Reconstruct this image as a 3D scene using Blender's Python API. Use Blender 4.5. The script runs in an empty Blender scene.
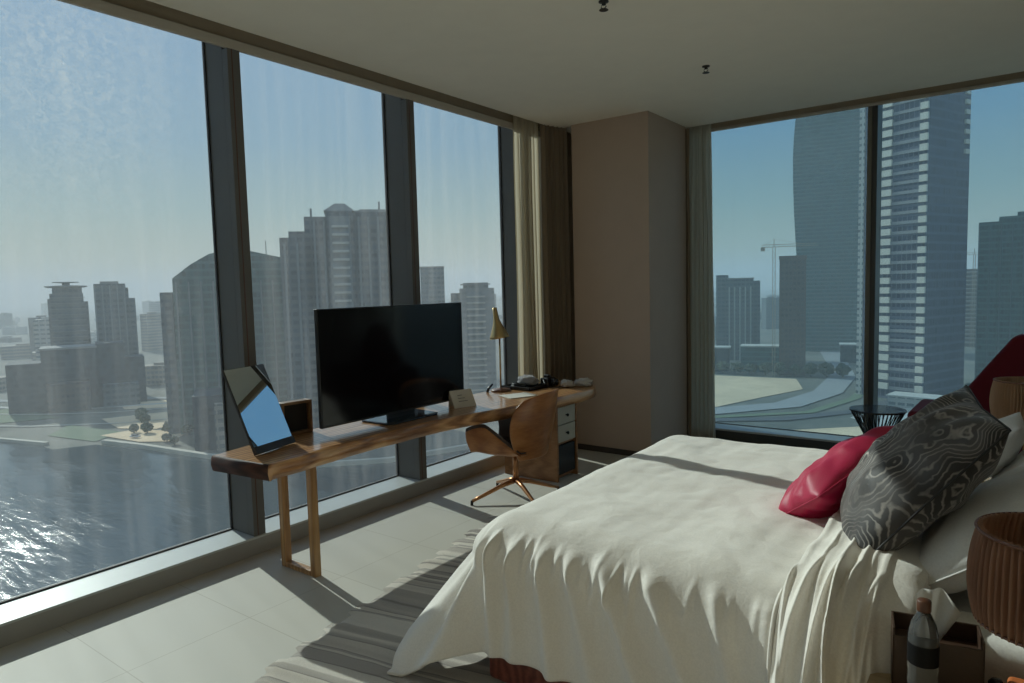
import bpy, math, random
from mathutils import Vector, Matrix, noise
C = bpy.context.scene.collection
SC = bpy.context.scene
R_ = math.radians
random.seed(7)

# ------------------------------------------------------------------ node helpers
class NT:
    def __init__(s, name):
        s.m = bpy.data.materials.new(name); s.m.use_nodes = True
        s.t = s.m.node_tree; s.t.nodes.clear()
        s.out = s.t.nodes.new('ShaderNodeOutputMaterial')
    def n(s, typ, inp=None, **kw):
        x = s.t.nodes.new(typ)
        for k, v in kw.items(): setattr(x, k, v)
        for k, v in (inp or {}).items(): s.set(x, k, v)
        return x
    def set(s, x, k, v):
        if isinstance(v, bpy.types.Node): v = v.outputs[0]
        if isinstance(v, bpy.types.NodeSocket): s.t.links.new(v, x.inputs[k])
        else:
            if isinstance(v, tuple) and len(v) == 3 and x.inputs[k].type == 'RGBA': v = v + (1,)
            x.inputs[k].default_value = v
    def math(s, op, a, b=0.0, c=0.0):
        return s.n('ShaderNodeMath', {0: a, 1: b, 2: c}, operation=op)
    def mix(s, fac, a, b, bt='MIX'):
        x = s.n('ShaderNodeMix', data_type='RGBA', blend_type=bt)
        s.set(x, 0, fac); s.set(x, 6, a); s.set(x, 7, b)
        return x.outputs[2]
    def ramp(s, fac, stops, interp='LINEAR'):
        x = s.n('ShaderNodeValToRGB', {0: fac}); cr = x.color_ramp; cr.interpolation = interp
        while len(cr.elements) < len(stops): cr.elements.new(0.5)
        for e, (p, c) in zip(cr.elements, stops):
            e.position = p; e.color = (c + (1,)) if isinstance(c, tuple) else (c, c, c, 1)
        return x.outputs[0]
    def noise(s, vec, scale, detail=4, rough=.55, dist=0.0):
        x = s.n('ShaderNodeTexNoise', {'Scale': scale, 'Detail': detail, 'Roughness': rough, 'Distortion': dist})
        if vec is not None: s.set(x, 'Vector', vec)
        return x.outputs[0]
    def vec(s, kind='Object', scale=(1, 1, 1), rot=(0, 0, 0), loc=(0, 0, 0)):
        tc = s.n('ShaderNodeTexCoord')
        mp = s.n('ShaderNodeMapping', {'Vector': tc.outputs[kind], 'Scale': scale, 'Rotation': rot, 'Location': loc})
        return mp.outputs[0]
    def bump(s, h, strength=.3, dist=.01):
        return s.n('ShaderNodeBump', {'Height': h, 'Strength': strength, 'Distance': dist}).outputs[0]
    def bsdf(s, col, rough=.5, metal=0.0, normal=None, **kw):
        b = s.n('ShaderNodeBsdfPrincipled', {'Base Color': col, 'Roughness': rough, 'Metallic': metal})
        if normal is not None: s.set(b, 'Normal', normal)
        for k, v in kw.items(): s.set(b, k.replace('_', ' '), v)
        return b.outputs[0]
    def done(s, sh):
        s.t.links.new(sh, s.out.inputs[0]); return s.m

def plain(name, col, rough=.5, metal=0.0, var=.06, vs=6.0, bump=0.0, bs=40.0, **kw):
    n = NT(name); v = n.vec()
    ns = n.noise(v, vs, 5)
    c = n.mix(n.ramp(ns, [(.3, 0.0), (.7, 1.0)]), tuple(x * (1 - var) for x in col), tuple(min(1, x * (1 + var)) for x in col))
    nm = n.bump(n.noise(v, bs, 4), bump, .004) if bump else None
    return n.done(n.bsdf(c, rough, metal, nm, **kw))

def wood(name, c1, c2, c3, rough=.35, scale=(14, 1.2, 14), rot=(0, 0, 0), **kw):
    n = NT(name); v = n.vec(scale=scale, rot=rot)
    a = n.noise(v, 1.0, 8, .6, 1.2)
    w = n.n('ShaderNodeTexWave', {'Vector': v, 'Scale': .55, 'Distortion': 7.0, 'Detail': 4.0, 'Detail Scale': 1.3})
    f = n.mix(.45, a, w.outputs[0])
    c = n.ramp(f, [(.2, c1), (.5, c2), (.8, c3)])
    fine = n.noise(n.vec(scale=(scale[0] * 8, scale[1] * 5, scale[2] * 8)), 1.0, 3)
    c = n.mix(.25, c, n.ramp(fine, [(.3, tuple(x * .4 for x in c2)), (.7, c3)]))
    return n.done(n.bsdf(c, rough, 0, n.bump(fine, .1, .002), **kw))

def fabric(name, col, weave=900.0, rough=.9, wr=.35, ws=7.0, sheen=.2, trans=0.0):
    n = NT(name); v = n.vec()
    h1 = n.noise(v, ws, 6, .6, .6)
    h2 = n.noise(v, weave / 6, 2)
    h = n.math('ADD', n.math('MULTIPLY', h1, 1.0), n.math('MULTIPLY', h2, .04))
    c = n.mix(n.ramp(h2, [(.35, 0.0), (.65, 1.0)]), tuple(x * .93 for x in col), col)
    b = n.bsdf(c, rough, 0, n.bump(h, wr, .02), Sheen_Weight=sheen)
    if trans:
        tr = n.n('ShaderNodeBsdfTranslucent', {'Color': col})
        b = n.n('ShaderNodeMixShader', {0: trans, 1: b, 2: tr.outputs[0]}).outputs[0]
    return n.done(b)

# ------------------------------------------------------------------ mesh helpers
def link(name, me, mat, parent=None):
    o = bpy.data.objects.new(name, me); C.objects.link(o)
    if mat is not None and not me.materials: me.materials.append(mat)
    if parent is not None:
        o.parent = parent
        o.matrix_parent_inverse = parent_matrix(parent).inverted()
    return o
def parent_matrix(p):
    m = Matrix.Translation(p.location) @ p.rotation_euler.to_matrix().to_4x4() if p.parent is None else None
    if m is None:
        m = parent_matrix(p.parent) @ p.matrix_parent_inverse @ Matrix.Translation(p.location)
    return m

class MB:
    def __init__(s): s.v = []; s.f = []
    def add(s, vs, fs):
        k = len(s.v); s.v += [tuple(v) for v in vs]; s.f += [tuple(i + k for i in f) for f in fs]; return s
    def box(s, lo, hi, M=None):
        x0, y0, z0 = lo; x1, y1, z1 = hi
        vs = [Vector(p) for p in ((x0,y0,z0),(x1,y0,z0),(x1,y1,z0),(x0,y1,z0),(x0,y0,z1),(x1,y0,z1),(x1,y1,z1),(x0,y1,z1))]
        if M: vs = [M @ v for v in vs]
        return s.add(vs, [(0,3,2,1),(4,5,6,7),(0,1,5,4),(1,2,6,5),(2,3,7,6),(3,0,4,7)])
    def prism(s, poly, z0, z1, M=None):
        n = len(poly)
        vs = [Vector((x, y, z0)) for x, y in poly] + [Vector((x, y, z1)) for x, y in poly]
        if M: vs = [M @ v for v in vs]
        a = sum(poly[i][0] * poly[(i+1) % n][1] - poly[(i+1) % n][0] * poly[i][1] for i in range(n))
        fs = [tuple(range(n))[::-1], tuple(range(n, 2*n))] + [(i, (i+1) % n, n + (i+1) % n, n + i) for i in range(n)]
        if a < 0: fs = [f[::-1] for f in fs]
        return s.add(vs, fs)
    def lathe(s, prof, c=(0, 0, 0), n=32, M=None, cap=True):
        vs = []; fs = []
        for r, z in prof:
            for i in range(n):
                a = 2 * math.pi * i / n
                vs.append(Vector((c[0] + r * math.cos(a), c[1] + r * math.sin(a), c[2] + z)))
        if M: vs = [M @ v for v in vs]
        m = len(prof)
        for j in range(m - 1):
            for i in range(n):
                k = (i + 1) % n
                fs.append((j*n+i, j*n+k, (j+1)*n+k, (j+1)*n+i))
        if cap:
            fs.append(tuple(range(n))[::-1]); fs.append(tuple(range((m-1)*n, m*n)))
        return s.add(vs, fs)
    def tube(s, pts, r, n=10, rad=None, flat=1.0):
        pts = [Vector(p) for p in pts]; m = len(pts); vs = []; fs = []
        up = Vector((0, 0, 1))
        for j, p in enumerate(pts):
            t = (pts[min(j+1, m-1)] - pts[max(j-1, 0)]).normalized()
            a = t.cross(up)
            if a.length < .05: a = t.cross(Vector((1, 0, 0)))
            a.normalize(); b = a.cross(t).normalized()
            rr = rad[j] if rad else r
            for i in range(n):
                g = 2 * math.pi * i / n
                vs.append(p + a * rr * math.cos(g) + b * rr * flat * math.sin(g))
        for j in range(m - 1):
            for i in range(n):
                k = (i+1) % n
                fs.append((j*n+i, j*n+k, (j+1)*n+k, (j+1)*n+i))
        fs.append(tuple(range(n))[::-1]); fs.append(tuple(range((m-1)*n, m*n)))
        return s.add(vs, fs)
    def grid(s, fn, nu, nv, closed_u=False):
        vs = [fn(i / (nu if closed_u else nu - 1), j / (nv - 1)) for j in range(nv) for i in range(nu)]
        fs = []
        for j in range(nv - 1):
            for i in range(nu if closed_u else nu - 1):
                k = (i+1) % nu
                fs.append((j*nu+i, j*nu+k, (j+1)*nu+k, (j+1)*nu+i))
        return s.add(vs, fs)
    def build(s, name, mat, parent=None, smooth=False, bevel=0.0, solid=0.0, sub=0, offset=-1.0):
        me = bpy.data.meshes.new(name); me.from_pydata(s.v, [], s.f); me.update()
        o = link(name, me, mat, parent)
        if smooth:
            for p in me.polygons: p.use_smooth = True
        if solid:
            md = o.modifiers.new('s', 'SOLIDIFY'); md.thickness = solid; md.offset = offset
        if bevel:
            md = o.modifiers.new('b', 'BEVEL'); md.width = bevel; md.segments = 3; md.limit_method = 'ANGLE'; md.angle_limit = R_(35)
            for p in me.polygons: p.use_smooth = True
            md2 = o.modifiers.new('w', 'WEIGHTED_NORMAL')
        if sub:
            md = o.modifiers.new('u', 'SUBSURF'); md.levels = sub; md.render_levels = sub
        return o

def thing(name, label, cat, loc=(0, 0, 0), rz=0.0, group=None):
    o = bpy.data.objects.new(name, None); C.objects.link(o)
    o.location = loc; o.rotation_euler = (0, 0, rz); o.empty_display_size = .1
    tag(o, label, cat, group); return o
def tag(o, label=None, cat=None, group=None, kind=None):
    if label: o['label'] = label
    if cat: o['category'] = cat
    if group: o['group'] = group
    if kind: o['kind'] = kind
    return o
def struct(name, mb, mat, **kw):
    return tag(mb.build(name, mat, **kw), kind='structure')
def copy_tree(o, parent=None):
    c = o.copy(); C.objects.link(c)
    if parent is not None: c.parent = parent
    for ch in list(o.children): copy_tree(ch, c)
    return c
def frame_matrix(o, ux, uy, uz):
    M = Matrix.Identity(4)
    for i, a in enumerate((ux, uy, uz)):
        a = Vector(a)
        for k in range(3): M[k][i] = a[k]
    M.translation = Vector(o); return M

# ------------------------------------------------------------------ materials
def m_floor():
    n = NT('stone_tile'); v = n.vec(loc=(3.13 - .9 * 10, -1.28 + 6.0, 0))
    br = n.n('ShaderNodeTexBrick', {'Vector': v, 'Scale': 1.0, 'Mortar Size': .0025, 'Mortar Smooth': .2, 'Brick Width': .9, 'Row Height': .6,
             'Color1': (.51, .49, .43), 'Color2': (.495, .475, .417), 'Mortar': (.37, .34, .28)}, offset=0.0)
    cl = n.noise(n.vec(), 2.2, 6, .6)
    c = n.mix(n.ramp(cl, [(.3, 0.0), (.7, .22)]), br.outputs[0], (.50, .46, .38))
    fine = n.noise(n.vec(), 30, 5)
    return n.done(n.bsdf(c, .62, 0, n.bump(fine, .03, .002)))
MAT = {}
MAT['floor'] = m_floor()
MAT['wall_light'] = plain('light_wall_paint', (.45, .39, .32), .85, var=.02)
MAT['wall'] = plain('wall_paint', (.48, .375, .30), .85, var=.02, bump=.05, bs=120)
MAT['ceiling'] = plain('ceiling_paint', (.94, .88, .76), .9, var=.015)
MAT['recess'] = plain('recess_paint', (.42, .35, .26), .9)
MAT['trim_metal'] = plain('beige_metal', (.50, .46, .40), .45, var=.02)
MAT['sill'] = plain('sill_metal', (.52, .545, .54), .4, var=.03)
MAT['sill_face'] = plain('sill_face', (.34, .33, .31), .5, var=.03)
MAT['mull'] = plain('mullion_metal', (.125, .122, .115), .55, 0, var=.03)
MAT['dark_frame'] = plain('dark_frame', (.055, .06, .06), .45, .1)
MAT['gasket'] = plain('gasket', (.02, .02, .022), .7)
MAT['skirting'] = plain('skirting', (.05, .038, .03), .6)

def m_glass(name, seed, dirt, tint):
    n = NT(name)
    v = n.vec(loc=(seed * 3.1, seed * 1.7, seed))
    big = n.ramp(n.noise(v, .9, 2), [(.45, 0.0), (.72, 1.0)])
    sm = n.ramp(n.noise(v, 26.0, 9, .78, .8), [(.47, 0.0), (.80, 1.0)])
    drip = n.ramp(n.noise(n.vec(scale=(9, 9, .35)), 1.0, 5, .6, .1), [(.45, 0.0), (.85, 1.0)])
    spots = n.ramp(n.noise(v, 45.0, 3, .6), [(.66, 0.0), (.74, 1.0)])
    gm_ = n.n('ShaderNodeVectorMath', {0: n.vec(scale=(1, 1, .8)), 1: (-4.12, 1.55, 2.35)}, operation='DISTANCE')
    patch_ = n.ramp(gm_.outputs['Value'], [(.0, 1.0), (.85, 0.0)])
    f = n.math('MULTIPLY', n.math('MULTIPLY_ADD', patch_, .95, n.math('MULTIPLY', big, .12)), sm)
    f = n.math('MULTIPLY_ADD', drip, .20, f)
    f = n.math('MULTIPLY_ADD', n.math('MULTIPLY', spots, big), .35, f)
    f = n.math('MULTIPLY_ADD', f, dirt, dirt * .05)
    tr = n.n('ShaderNodeBsdfTransparent', {'Color': tint})
    gl = n.n('ShaderNodeBsdfGlossy', {'Color': (.9, .95, 1.0, 1), 'Roughness': 0.0})
    fr = n.n('ShaderNodeLayerWeight', {'Blend': .12})
    fz = n.math('MULTIPLY', fr.outputs[0], .55)
    s1 = n.n('ShaderNodeMixShader', {0: fz, 1: tr.outputs[0], 2: gl.outputs[0]})
    tl = n.n('ShaderNodeBsdfTranslucent', {'Color': (.85, .86, .85, 1)})
    df = n.n('ShaderNodeBsdfDiffuse', {'Color': (.6, .6, .6, 1)})
    d2 = n.n('ShaderNodeMixShader', {0: .25, 1: tl.outputs[0], 2: df.outputs[0]})
    s2 = n.n('ShaderNodeMixShader', {0: f, 1: s1.outputs[0], 2: d2.outputs[0]})
    return n.done(s2.outputs[0])

# ------------------------------------------------------------------ ROOM SHELL
XG, YG = -4.12, 7.12       # glass planes
XW, YW = -3.856, 6.87      # inner faces of the sills
ZC = 3.23
RX, BY = .50, -5.0         # right wall, rear wall
struct('floor', MB().box((-4.3, BY - .1, -.12), (RX + .1, 7.3, 0)), MAT['floor'])
cl = MB().box((-3.79, BY - .1, ZC), (RX + .1, 6.787, ZC + .25))
struct('ceiling', cl, MAT['ceiling'])
struct('wall_right', MB().box((RX, BY, 0), (RX + .12, YG + .2, ZC)), plain('side_wall_paint', (.74, .66, .56), .85, var=.02))
struct('wall_rear', MB().box((-4.3, BY - .12, 0), (RX + .12, BY, ZC + .3)), MAT['wall_light'])
pl = struct('wall_corner', MB().box((-3.60, 5.875, 0), (-2.78, 6.74, ZC + .02)), MAT['wall'])
struct('baseboard_corner', MB().box((-3.612, 5.863, 0), (-2.768, 6.70, .055)), MAT['skirting'])
# solid corner pier closing the building corner behind the curtains
struct('wall_pier', MB().prism([(-4.16, 5.98), (-3.86, 5.98), (-3.86, 6.80), (-2.95, 6.80), (-2.95, 7.16), (-4.16, 7.16)], 0, 3.5), MAT['recess'])
# slab above: recess for the curtains
struct('trim_1', MB().box((-4.16, BY, 3.40), (-3.79, 7.16, 3.50)).box((-3.79, 6.787, 3.40), (RX, 7.16, 3.50)), MAT['recess'])
struct('trim_3', MB().box((-3.895, BY, 3.134), (-3.87, 6.0, 3.192)), MAT['trim_metal'], bevel=.003)
struct('trim_4', MB().box((-3.3, 6.87, 3.172), (RX, 6.895, 3.20)), MAT['trim_metal'], bevel=.003)
struct('trim_2', MB().box((-3.925, BY, 3.16), (-3.896, 6.0, 3.42)), MAT['recess'])
struct('trim_9', MB().box((-3.3, 6.896, 3.185), (RX, 6.93, 3.42)), MAT['recess'])
# low sills
s = struct('trim_5', MB().box((-4.16, BY, .102), (XW, 6.0, .116)), MAT['sill'], bevel=.002)
struct('trim_6', MB().box((-4.16, BY, 0), (XW - .004, 6.0, .102)), MAT['sill_face'])
struct('trim_7', MB().box((-3.3, YW, .122), (RX, 7.16, .142)), MAT['sill'], bevel=.002)
struct('trim_8', MB().box((-3.3, YW + .004, 0), (RX, 7.16, .122)), MAT['dark_frame'])

# left glazing: panes between fins
fins = [-3.64, -2.13, -.63, .88, 2.39, 3.885, 5.40]
glass_l = m_glass('window_glass', 1.0, .42, (.79, .88, .93, 1))
glass_b = m_glass('window_glass_back', 5.0, .10, (.635, .79, .87, 1))
edges = fins + [5.98]
for i in range(len(edges) - 1):
    y0 = edges[i] + .085; y1 = edges[i + 1]
    g = struct('window_%d' % (i + 1), MB().box((XG - .012, y0, .116), (XG, y1, 3.40)), glass_l)
    fr = MB()
    fr.box((XG - .014, y0, .112), (XG + .008, y1, .124)); fr.box((XG - .014, y0, 3.385), (XG + .008, y1, 3.40))
    fr.box((XG - .014, y0, .116), (XG + .008, y0 + .007, 3.39)); fr.box((XG - .014, y1 - .007, .116), (XG + .008, y1, 3.39))
    fr.build('window_gasket', MAT['gasket'], g)
for y in fins:
    m = struct('trim_%d' % (10 + fins.index(y)), MB().box((-4.15, y, .112), (-3.93, y + .083, 3.40)).box((-3.93, y, .112), (-3.872, y + .083, 3.134)), MAT['mull'], bevel=.002)
    MB().box((-3.8722, y + .026, .117), (-3.8705, y + .032, 3.134)).build('seam', plain('seam', (.10, .04, .03), .6), m)
# back glazing
bm_ = [-2.95, -1.135, .38]
for i in range(2):
    x0 = bm_[i] + .04; x1 = bm_[i + 1] + (0 if i == 0 else .12)
    g = struct('window_%d' % (i + 8), MB().box((x0, YG, .142), (x1, YG + .012, 3.40)), glass_b)
    fr = MB(); fr.box((x0, YG - .008, .138), (x1, YG + .014, .148)); fr.box((x0, YG - .008, 3.385), (x1, YG + .014, 3.40))
    fr.box((x1 - .006, YG - .008, .14), (x1, YG + .014, 3.17)); fr.box((x0, YG - .008, .14), (x0 + .006, YG + .014, 3.17))
    fr.build('window_gasket', MAT['gasket'], g)
m = struct('trim_20', MB().box((-1.13, 6.90, .14), (-1.062, 7.15, 3.40)), MAT['dark_frame'], bevel=.002)
MB().box((-1.14, 6.885, .14), (-1.105, 6.90, 3.175)).build('cover_strip', plain('strip', (.16, .155, .13), .5), m)

# sprinklers
for i, (x, y) in enumerate([(-1.896, 4.986), (-1.913, 3.49)]):
    t = thing('fire_sprinkler', ['small black sprinkler head on the ceiling, nearer the corner column',
                                 'small black sprinkler head at the top edge of the view'][i], 'sprinkler', (x, y, ZC))
    bk = plain('sprinkler_black', (.02, .018, .015), .5)
    MB().lathe([(.028, 0), (.028, -.006), (.012, -.008), (.010, -.022)], (x, y, ZC), 20).build('escutcheon', bk, t, smooth=True)
    MB().tube([(x - .012, y, ZC - .02), (x - .016, y, ZC - .032), (x, y, ZC - .044), (x + .016, y, ZC - .032), (x + .012, y, ZC - .02)], .003, 8).build('frame_arm', bk, t)
    MB().lathe([(.003, -.044), (.024, -.046), (.026, -.049), (.004, -.05)], (x, y, ZC), 20).build('deflector', bk, t)

# ------------------------------------------------------------------ curtains
def curtain(mb, p0, p1, z0, z1, nfold, amp, seed, flare=1.15, wob=.012):
    rnd = random.Random(seed)
    ph = [rnd.uniform(-.35, .35) for _ in range(nfold + 2)]
    p0 = Vector(p0 + (0,)); p1 = Vector(p1 + (0,)); d = p1 - p0; L = d.length; d.normalize(); nn = Vector((-d.y, d.x, 0))
    def fn(u, v):
        z = z1 + (z0 - z1) * v
        a = u * nfold * 2 * math.pi + ph[int(u * nfold)] * math.sin(u * math.pi) * .3
        k = .8 + .35 * v + .12 * math.sin(u * 9 + seed)
        off = amp * k * (math.sin(a) + .22 * math.sin(2 * a + 1 + v * 2))
        off += wob * noise.noise(Vector((u * 3, v * 2.5, seed)))
        al = L * (u - .5) * (1 + (flare - 1) * v) + L * .5 + .010 * math.sin(2 * a + .6) * k + .01 * noise.noise(Vector((u * 5, v * 3, seed + 9)))
        q = p0 + d * al + nn * off
        return (q.x, q.y, z)
    mb.grid(fn, nfold * 16 + 1, 40)
sheer = fabric('sheer_fabric', (.70, .63, .49), ws=3.0, wr=.1, trans=.5)
sheer_g = fabric('sheer_fabric_back', (.66, .64, .55), ws=3.0, wr=.1, trans=.3)
blackout = fabric('blackout_fabric', (.24, .185, .13), ws=3.0, wr=.15)
def curtain_thing(nm, label, spans, loc):
    t = thing(nm, label, 'curtain', loc)
    mb = MB(); curtain(mb, *spans[:-2]); mb.build('drape', spans[-2], t, smooth=True)
    z1 = spans[3]
    p0, p1 = Vector(spans[0] + (z1 + .01,)), Vector(spans[1] + (z1 + .01,))
    MB().tube([p0, p1], .012, 8).build('track', MAT['trim_metal'], t)
    return t
curtain_thing('sheer_curtain', 'cream sheer curtain gathered at the left window beside the corner column', ((-3.825, 5.24), (-3.825, 5.60), .02, 3.38, 6, .030, 3, 1.02, .02, sheer, 0), (-3.825, 5.5, 0))
curtain_thing('blackout_curtain', 'dark brown curtain gathered between the cream sheer and the corner column', ((-3.81, 5.64), (-3.70, 5.95), .02, 3.38, 6, .028, 11, 1.0, .01, blackout, 0), (-3.75, 5.85, 0))
curtain_thing('sheer_curtain', 'grey beige sheer curtain gathered at the left end of the back window', ((-2.80, 6.835), (-2.555, 6.835), .02, 3.38, 7, .026, 21, 1.35, .02, sheer_g, 0), (-2.6, 6.83, 0))
curtain_thing('blackout_curtain', 'narrow dark curtain edge between the column and the grey sheer', ((-2.90, 6.775), (-2.755, 6.775), .02, 3.22, 3, .012, 31, 1.0, .004, blackout, 0), (-2.85, 6.79, 0))

# ------------------------------------------------------------------ DESK
wd = wood('walnut_slab', (.14, .048, .018), (.46, .20, .065), (.74, .43, .20), .30, Coat_Weight=.6, Coat_Roughness=.12)
wd_dark = wood('walnut_end_grain', (.015, .005, .004), (.045, .014, .009), (.085, .028, .016), .7, scale=(3, 3, 30))
oak = wood('oak_leg', (.27, .13, .045), (.42, .225, .085), (.55, .33, .15), .35, scale=(16, 16, 1.2))
desk = thing('writing_desk', 'long live-edge wooden desk standing along the tall windows', 'desk', (-3.45, 3.7, 0))
front = [(-3.20, 2.075), (-3.225, 2.35), (-3.25, 2.68), (-3.262, 3.05), (-3.245, 3.5), (-3.16, 3.95), (-3.10, 4.3), (-3.05, 4.7), (-3.03, 5.1), (-3.06, 5.33), (-3.12, 5.42)]
back = [(-3.30, 5.50), (-3.66, 5.52), (-3.78, 5.2), (-3.80, 4.4), (-3.795, 3.6), (-3.80, 2.9), (-3.76, 2.4), (-3.68, 2.03)]
def smooth_poly(p, k=5):
    out = []
    for i in range(len(p) - 1):
        a = p[max(i-1, 0)]; b = p[i]; c = p[i+1]; d = p[min(i+2, len(p)-1)]
        for j in range(k):
            t = j / k
            out.append(tuple(.5 * ((2*b[q]) + (-a[q]+c[q])*t + (2*a[q]-5*b[q]+4*c[q]-d[q])*t*t + (-a[q]+3*b[q]-3*c[q]+d[q])*t**3) for q in (0, 1)))
    out.append(p[-1]); return out
fp = smooth_poly(front); bp = smooth_poly(back)
fp = [(x + .010 * noise.noise(Vector((y * 5, 0, 2))) , y) for x, y in fp]
outline = fp + bp
cx, cy = -3.45, 3.75
mb = MB()
levels = [(.648, -.016), (.652, -.006), (.690, .004), (.728, -.001), (.738, -.006), (.741, -.014)]
n_ = len(outline)
vs = []
for z, off in levels:
    for i, (x, y) in enumerate(outline):
        a = Vector(outline[i-1]); b = Vector(outline[(i+1) % n_]); t = (b - a).normalized(); nr = Vector((t.y, -t.x))
        w = .012 * noise.noise(Vector((y * 4, z * 18, 0))) if i < len(fp) else 0
        vs.append((x + nr.x * (off + w), y + nr.y * (off + w), z))
fs = [tuple(range(n_))[::-1], tuple(range((len(levels)-1)*n_, len(levels)*n_))]
for j in range(len(levels)-1):
    for i in range(n_):
        k = (i+1) % n_; fs.append((j*n_+i, j*n_+k, (j+1)*n_+k, (j+1)*n_+i))
mb.add(vs, fs)
top = mb.build('desk_top', wd, desk)
top.data.materials.append(wd_dark)
for p in top.data.polygons:
    c = p.center
    if c.y < 2.095 and abs(p.normal.z) < .97 and c.x < -3.22: p.material_index = 1
    p.use_smooth = abs(p.normal.z) < .7
def leg_frame(y0, nm='leg'):
    t = .045; x0, x1 = -3.57, -3.243
    m = MB(); m.box((x1 - t, y0, 0), (x1, y0 + .045, .65)); m.box((x0, y0, 0), (x0 + t, y0 + .045, .65)); m.box((x0 + t, y0, 0), (x1 - t, y0 + .045, .032))
    return m.build(nm, oak, desk, bevel=.004)
leg_frame(2.375)
# pedestal at the far end
ply = wood('plywood_panel', (.20, .085, .03), (.31, .145, .055), (.40, .20, .085), .4, scale=(3, 3, 14))
white_lac = plain('cream_lacquer', (.50, .46, .37), .4, var=.02)
blk = plain('black_gloss', (.012, .011, .011), .25)
px0, px1, py0, py1 = -3.66, -3.10, 4.74, 5.05
pd = MB(); pd.box((px0, py0, 0), (px1, py0 + .025, .648)).box((px0, py1, 0), (px1, py1 + .025, .648)).box((px0, py0 + .025, 0), (px0 + .02, py1, .648)).box((px0, py0 + .025, .02), (px1 - .03, py1, .045)).box((px0, py0 + .025, .305), (px1 - .03, py1, .325))
ped = pd.build('pedestal', ply, desk, bevel=.002)
for z0, z1 in ((.33, .475), (.482, .630)):
    dr = MB().box((px1 - .03, py0 + .03, z0), (px1 - .005, py1 - .005, z1)).build('drawer', white_lac, ped, bevel=.003)
    MB().lathe([(.006, 0), (.006, .014), (.014, .018), (.012, .026)], n=16, M=frame_matrix((px1 - .006, (py0 + py1) / 2, (z0 + z1) / 2), (0, 1, 0), (0, 0, 1), (1, 0, 0))).build('knob', blk, ped, smooth=True)
MB().box((px1 - .04, py0 + .03, .05), (px1 - .012, py1 - .005, .30)).build('minibar_door', blk, ped, bevel=.003)

ZD = .742
# ------------------------------------------------------------------ TV
tv = thing('television', 'large black flat screen television standing on the wooden desk', 'television', (-3.5, 3.35, ZD))
tx = -3.53; ty0, ty1, tz0, tz1 = 2.69, 4.07, .788, 1.548
bz = plain('tv_plastic', (.012, .012, .013), .3)
scr = NT('tv_screen'); scr = scr.done(scr.bsdf((.004, .004, .005), .10, 0, None, Specular_IOR_Level=.28))
bd = MB().box((tx - .030, ty0, tz0), (tx, ty1, tz1)).box((tx - .055, ty0 + .2, tz0 + .02), (tx - .03, ty1 - .2, tz0 + .45))
bd.build('casing', bz, tv, bevel=.004)
MB().box((tx - .001, ty0 + .008, tz0 + .014), (tx + .002, ty1 - .008, tz1 - .008)).build('screen', scr, tv)
MB().box((tx - .028, 3.26, ZD + .012), (tx - .005, 3.52, tz0 + .01)).build('neck', bz, tv, bevel=.004)
MB().prism([(-3.68, 3.14), (-3.42, 3.14), (-3.39, 3.18), (-3.39, 3.60), (-3.42, 3.64), (-3.68, 3.66)], ZD, ZD + .014).build('base', plain('tv_base', (.02, .03, .045), .12), tv, bevel=.004)

# card standing beside the tv
crd = thing('desk_card', 'white folded card standing on the desk at the right foot of the television', 'card', (-3.5, 3.95, ZD))
pap = plain('card_paper', (.62, .58, .50), .7, var=.03)
Mc = frame_matrix((-3.45, 3.86, ZD), (.30, .954, 0), (-.954, .30, 0), (0, 0, 1))
mc = MB(); mc.add([Mc @ Vector(p) for p in ((0, 0, 0), (.20, 0, 0), (.185, .055, .13), (-.012, .055, .13), (0.01, .11, 0), (.21, .11, 0))], [(0, 1, 2, 3), (3, 2, 5, 4)])
mc.build('folded_sheet', pap, crd, solid=.002)
ink = plain('card_print', (.13, .12, .11), .7)
mi = MB()
for k in range(3):
    z = .045 + k * .022; yy = .055 * z / .13
    mi.box((.05, yy - .0032, z), (.05 + .08 - k * .02, yy - .0012, z + .004), Mc)
mi.build('printed_line', ink, crd)

# ------------------------------------------------------------------ MIRROR leaning
mir = thing('table_mirror', 'tilted rectangular mirror leaning on the left end of the desk, showing sky', 'mirror', (-3.48, 2.30, ZD))
BL = Vector((-3.43, 2.155, ZD + .006)); BRv = Vector((-3.515, 2.472, ZD + .006))
ux = (BRv - BL); wm = ux.length; ux.normalize()
tilt = R_(23.3); hn = Vector((ux.y, -ux.x, 0)); hm = .52
upv = (Vector((0, 0, 1)) * math.cos(tilt) - hn * math.sin(tilt)).normalized()
nm_ = ux.cross(upv).normalized()
if nm_.x < 0: nm_ = -nm_
Mm = frame_matrix(BL, ux, upv, nm_)
dk = plain('mirror_dark', (.035, .03, .028), .4)
MB().box((0, 0, -.014), (wm, hm, 0), Mm).build('backing', dk, mir, bevel=.002)
mm = NT('mirror_silver'); mm = mm.done(mm.n('ShaderNodeBsdfGlossy', {'Color': (.86, .88, .88, 1), 'Roughness': 0.0}).outputs[0])
MB().box((.004, .045, .0002), (wm - .004, hm - .004, .0022), Mm).build('mirror_glass', mm, mir)
MB().box((0, 0, .0004), (wm, .042, .012), Mm).build('lower_rail', dk, mir, bevel=.002)
st = MB(); a = Mm @ Vector((wm * .5, hm * .55, -.014)); st.tube([a, Vector((a.x - .05, a.y + .02, ZD + .003))], .006); st.build('prop', dk, mir)

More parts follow.
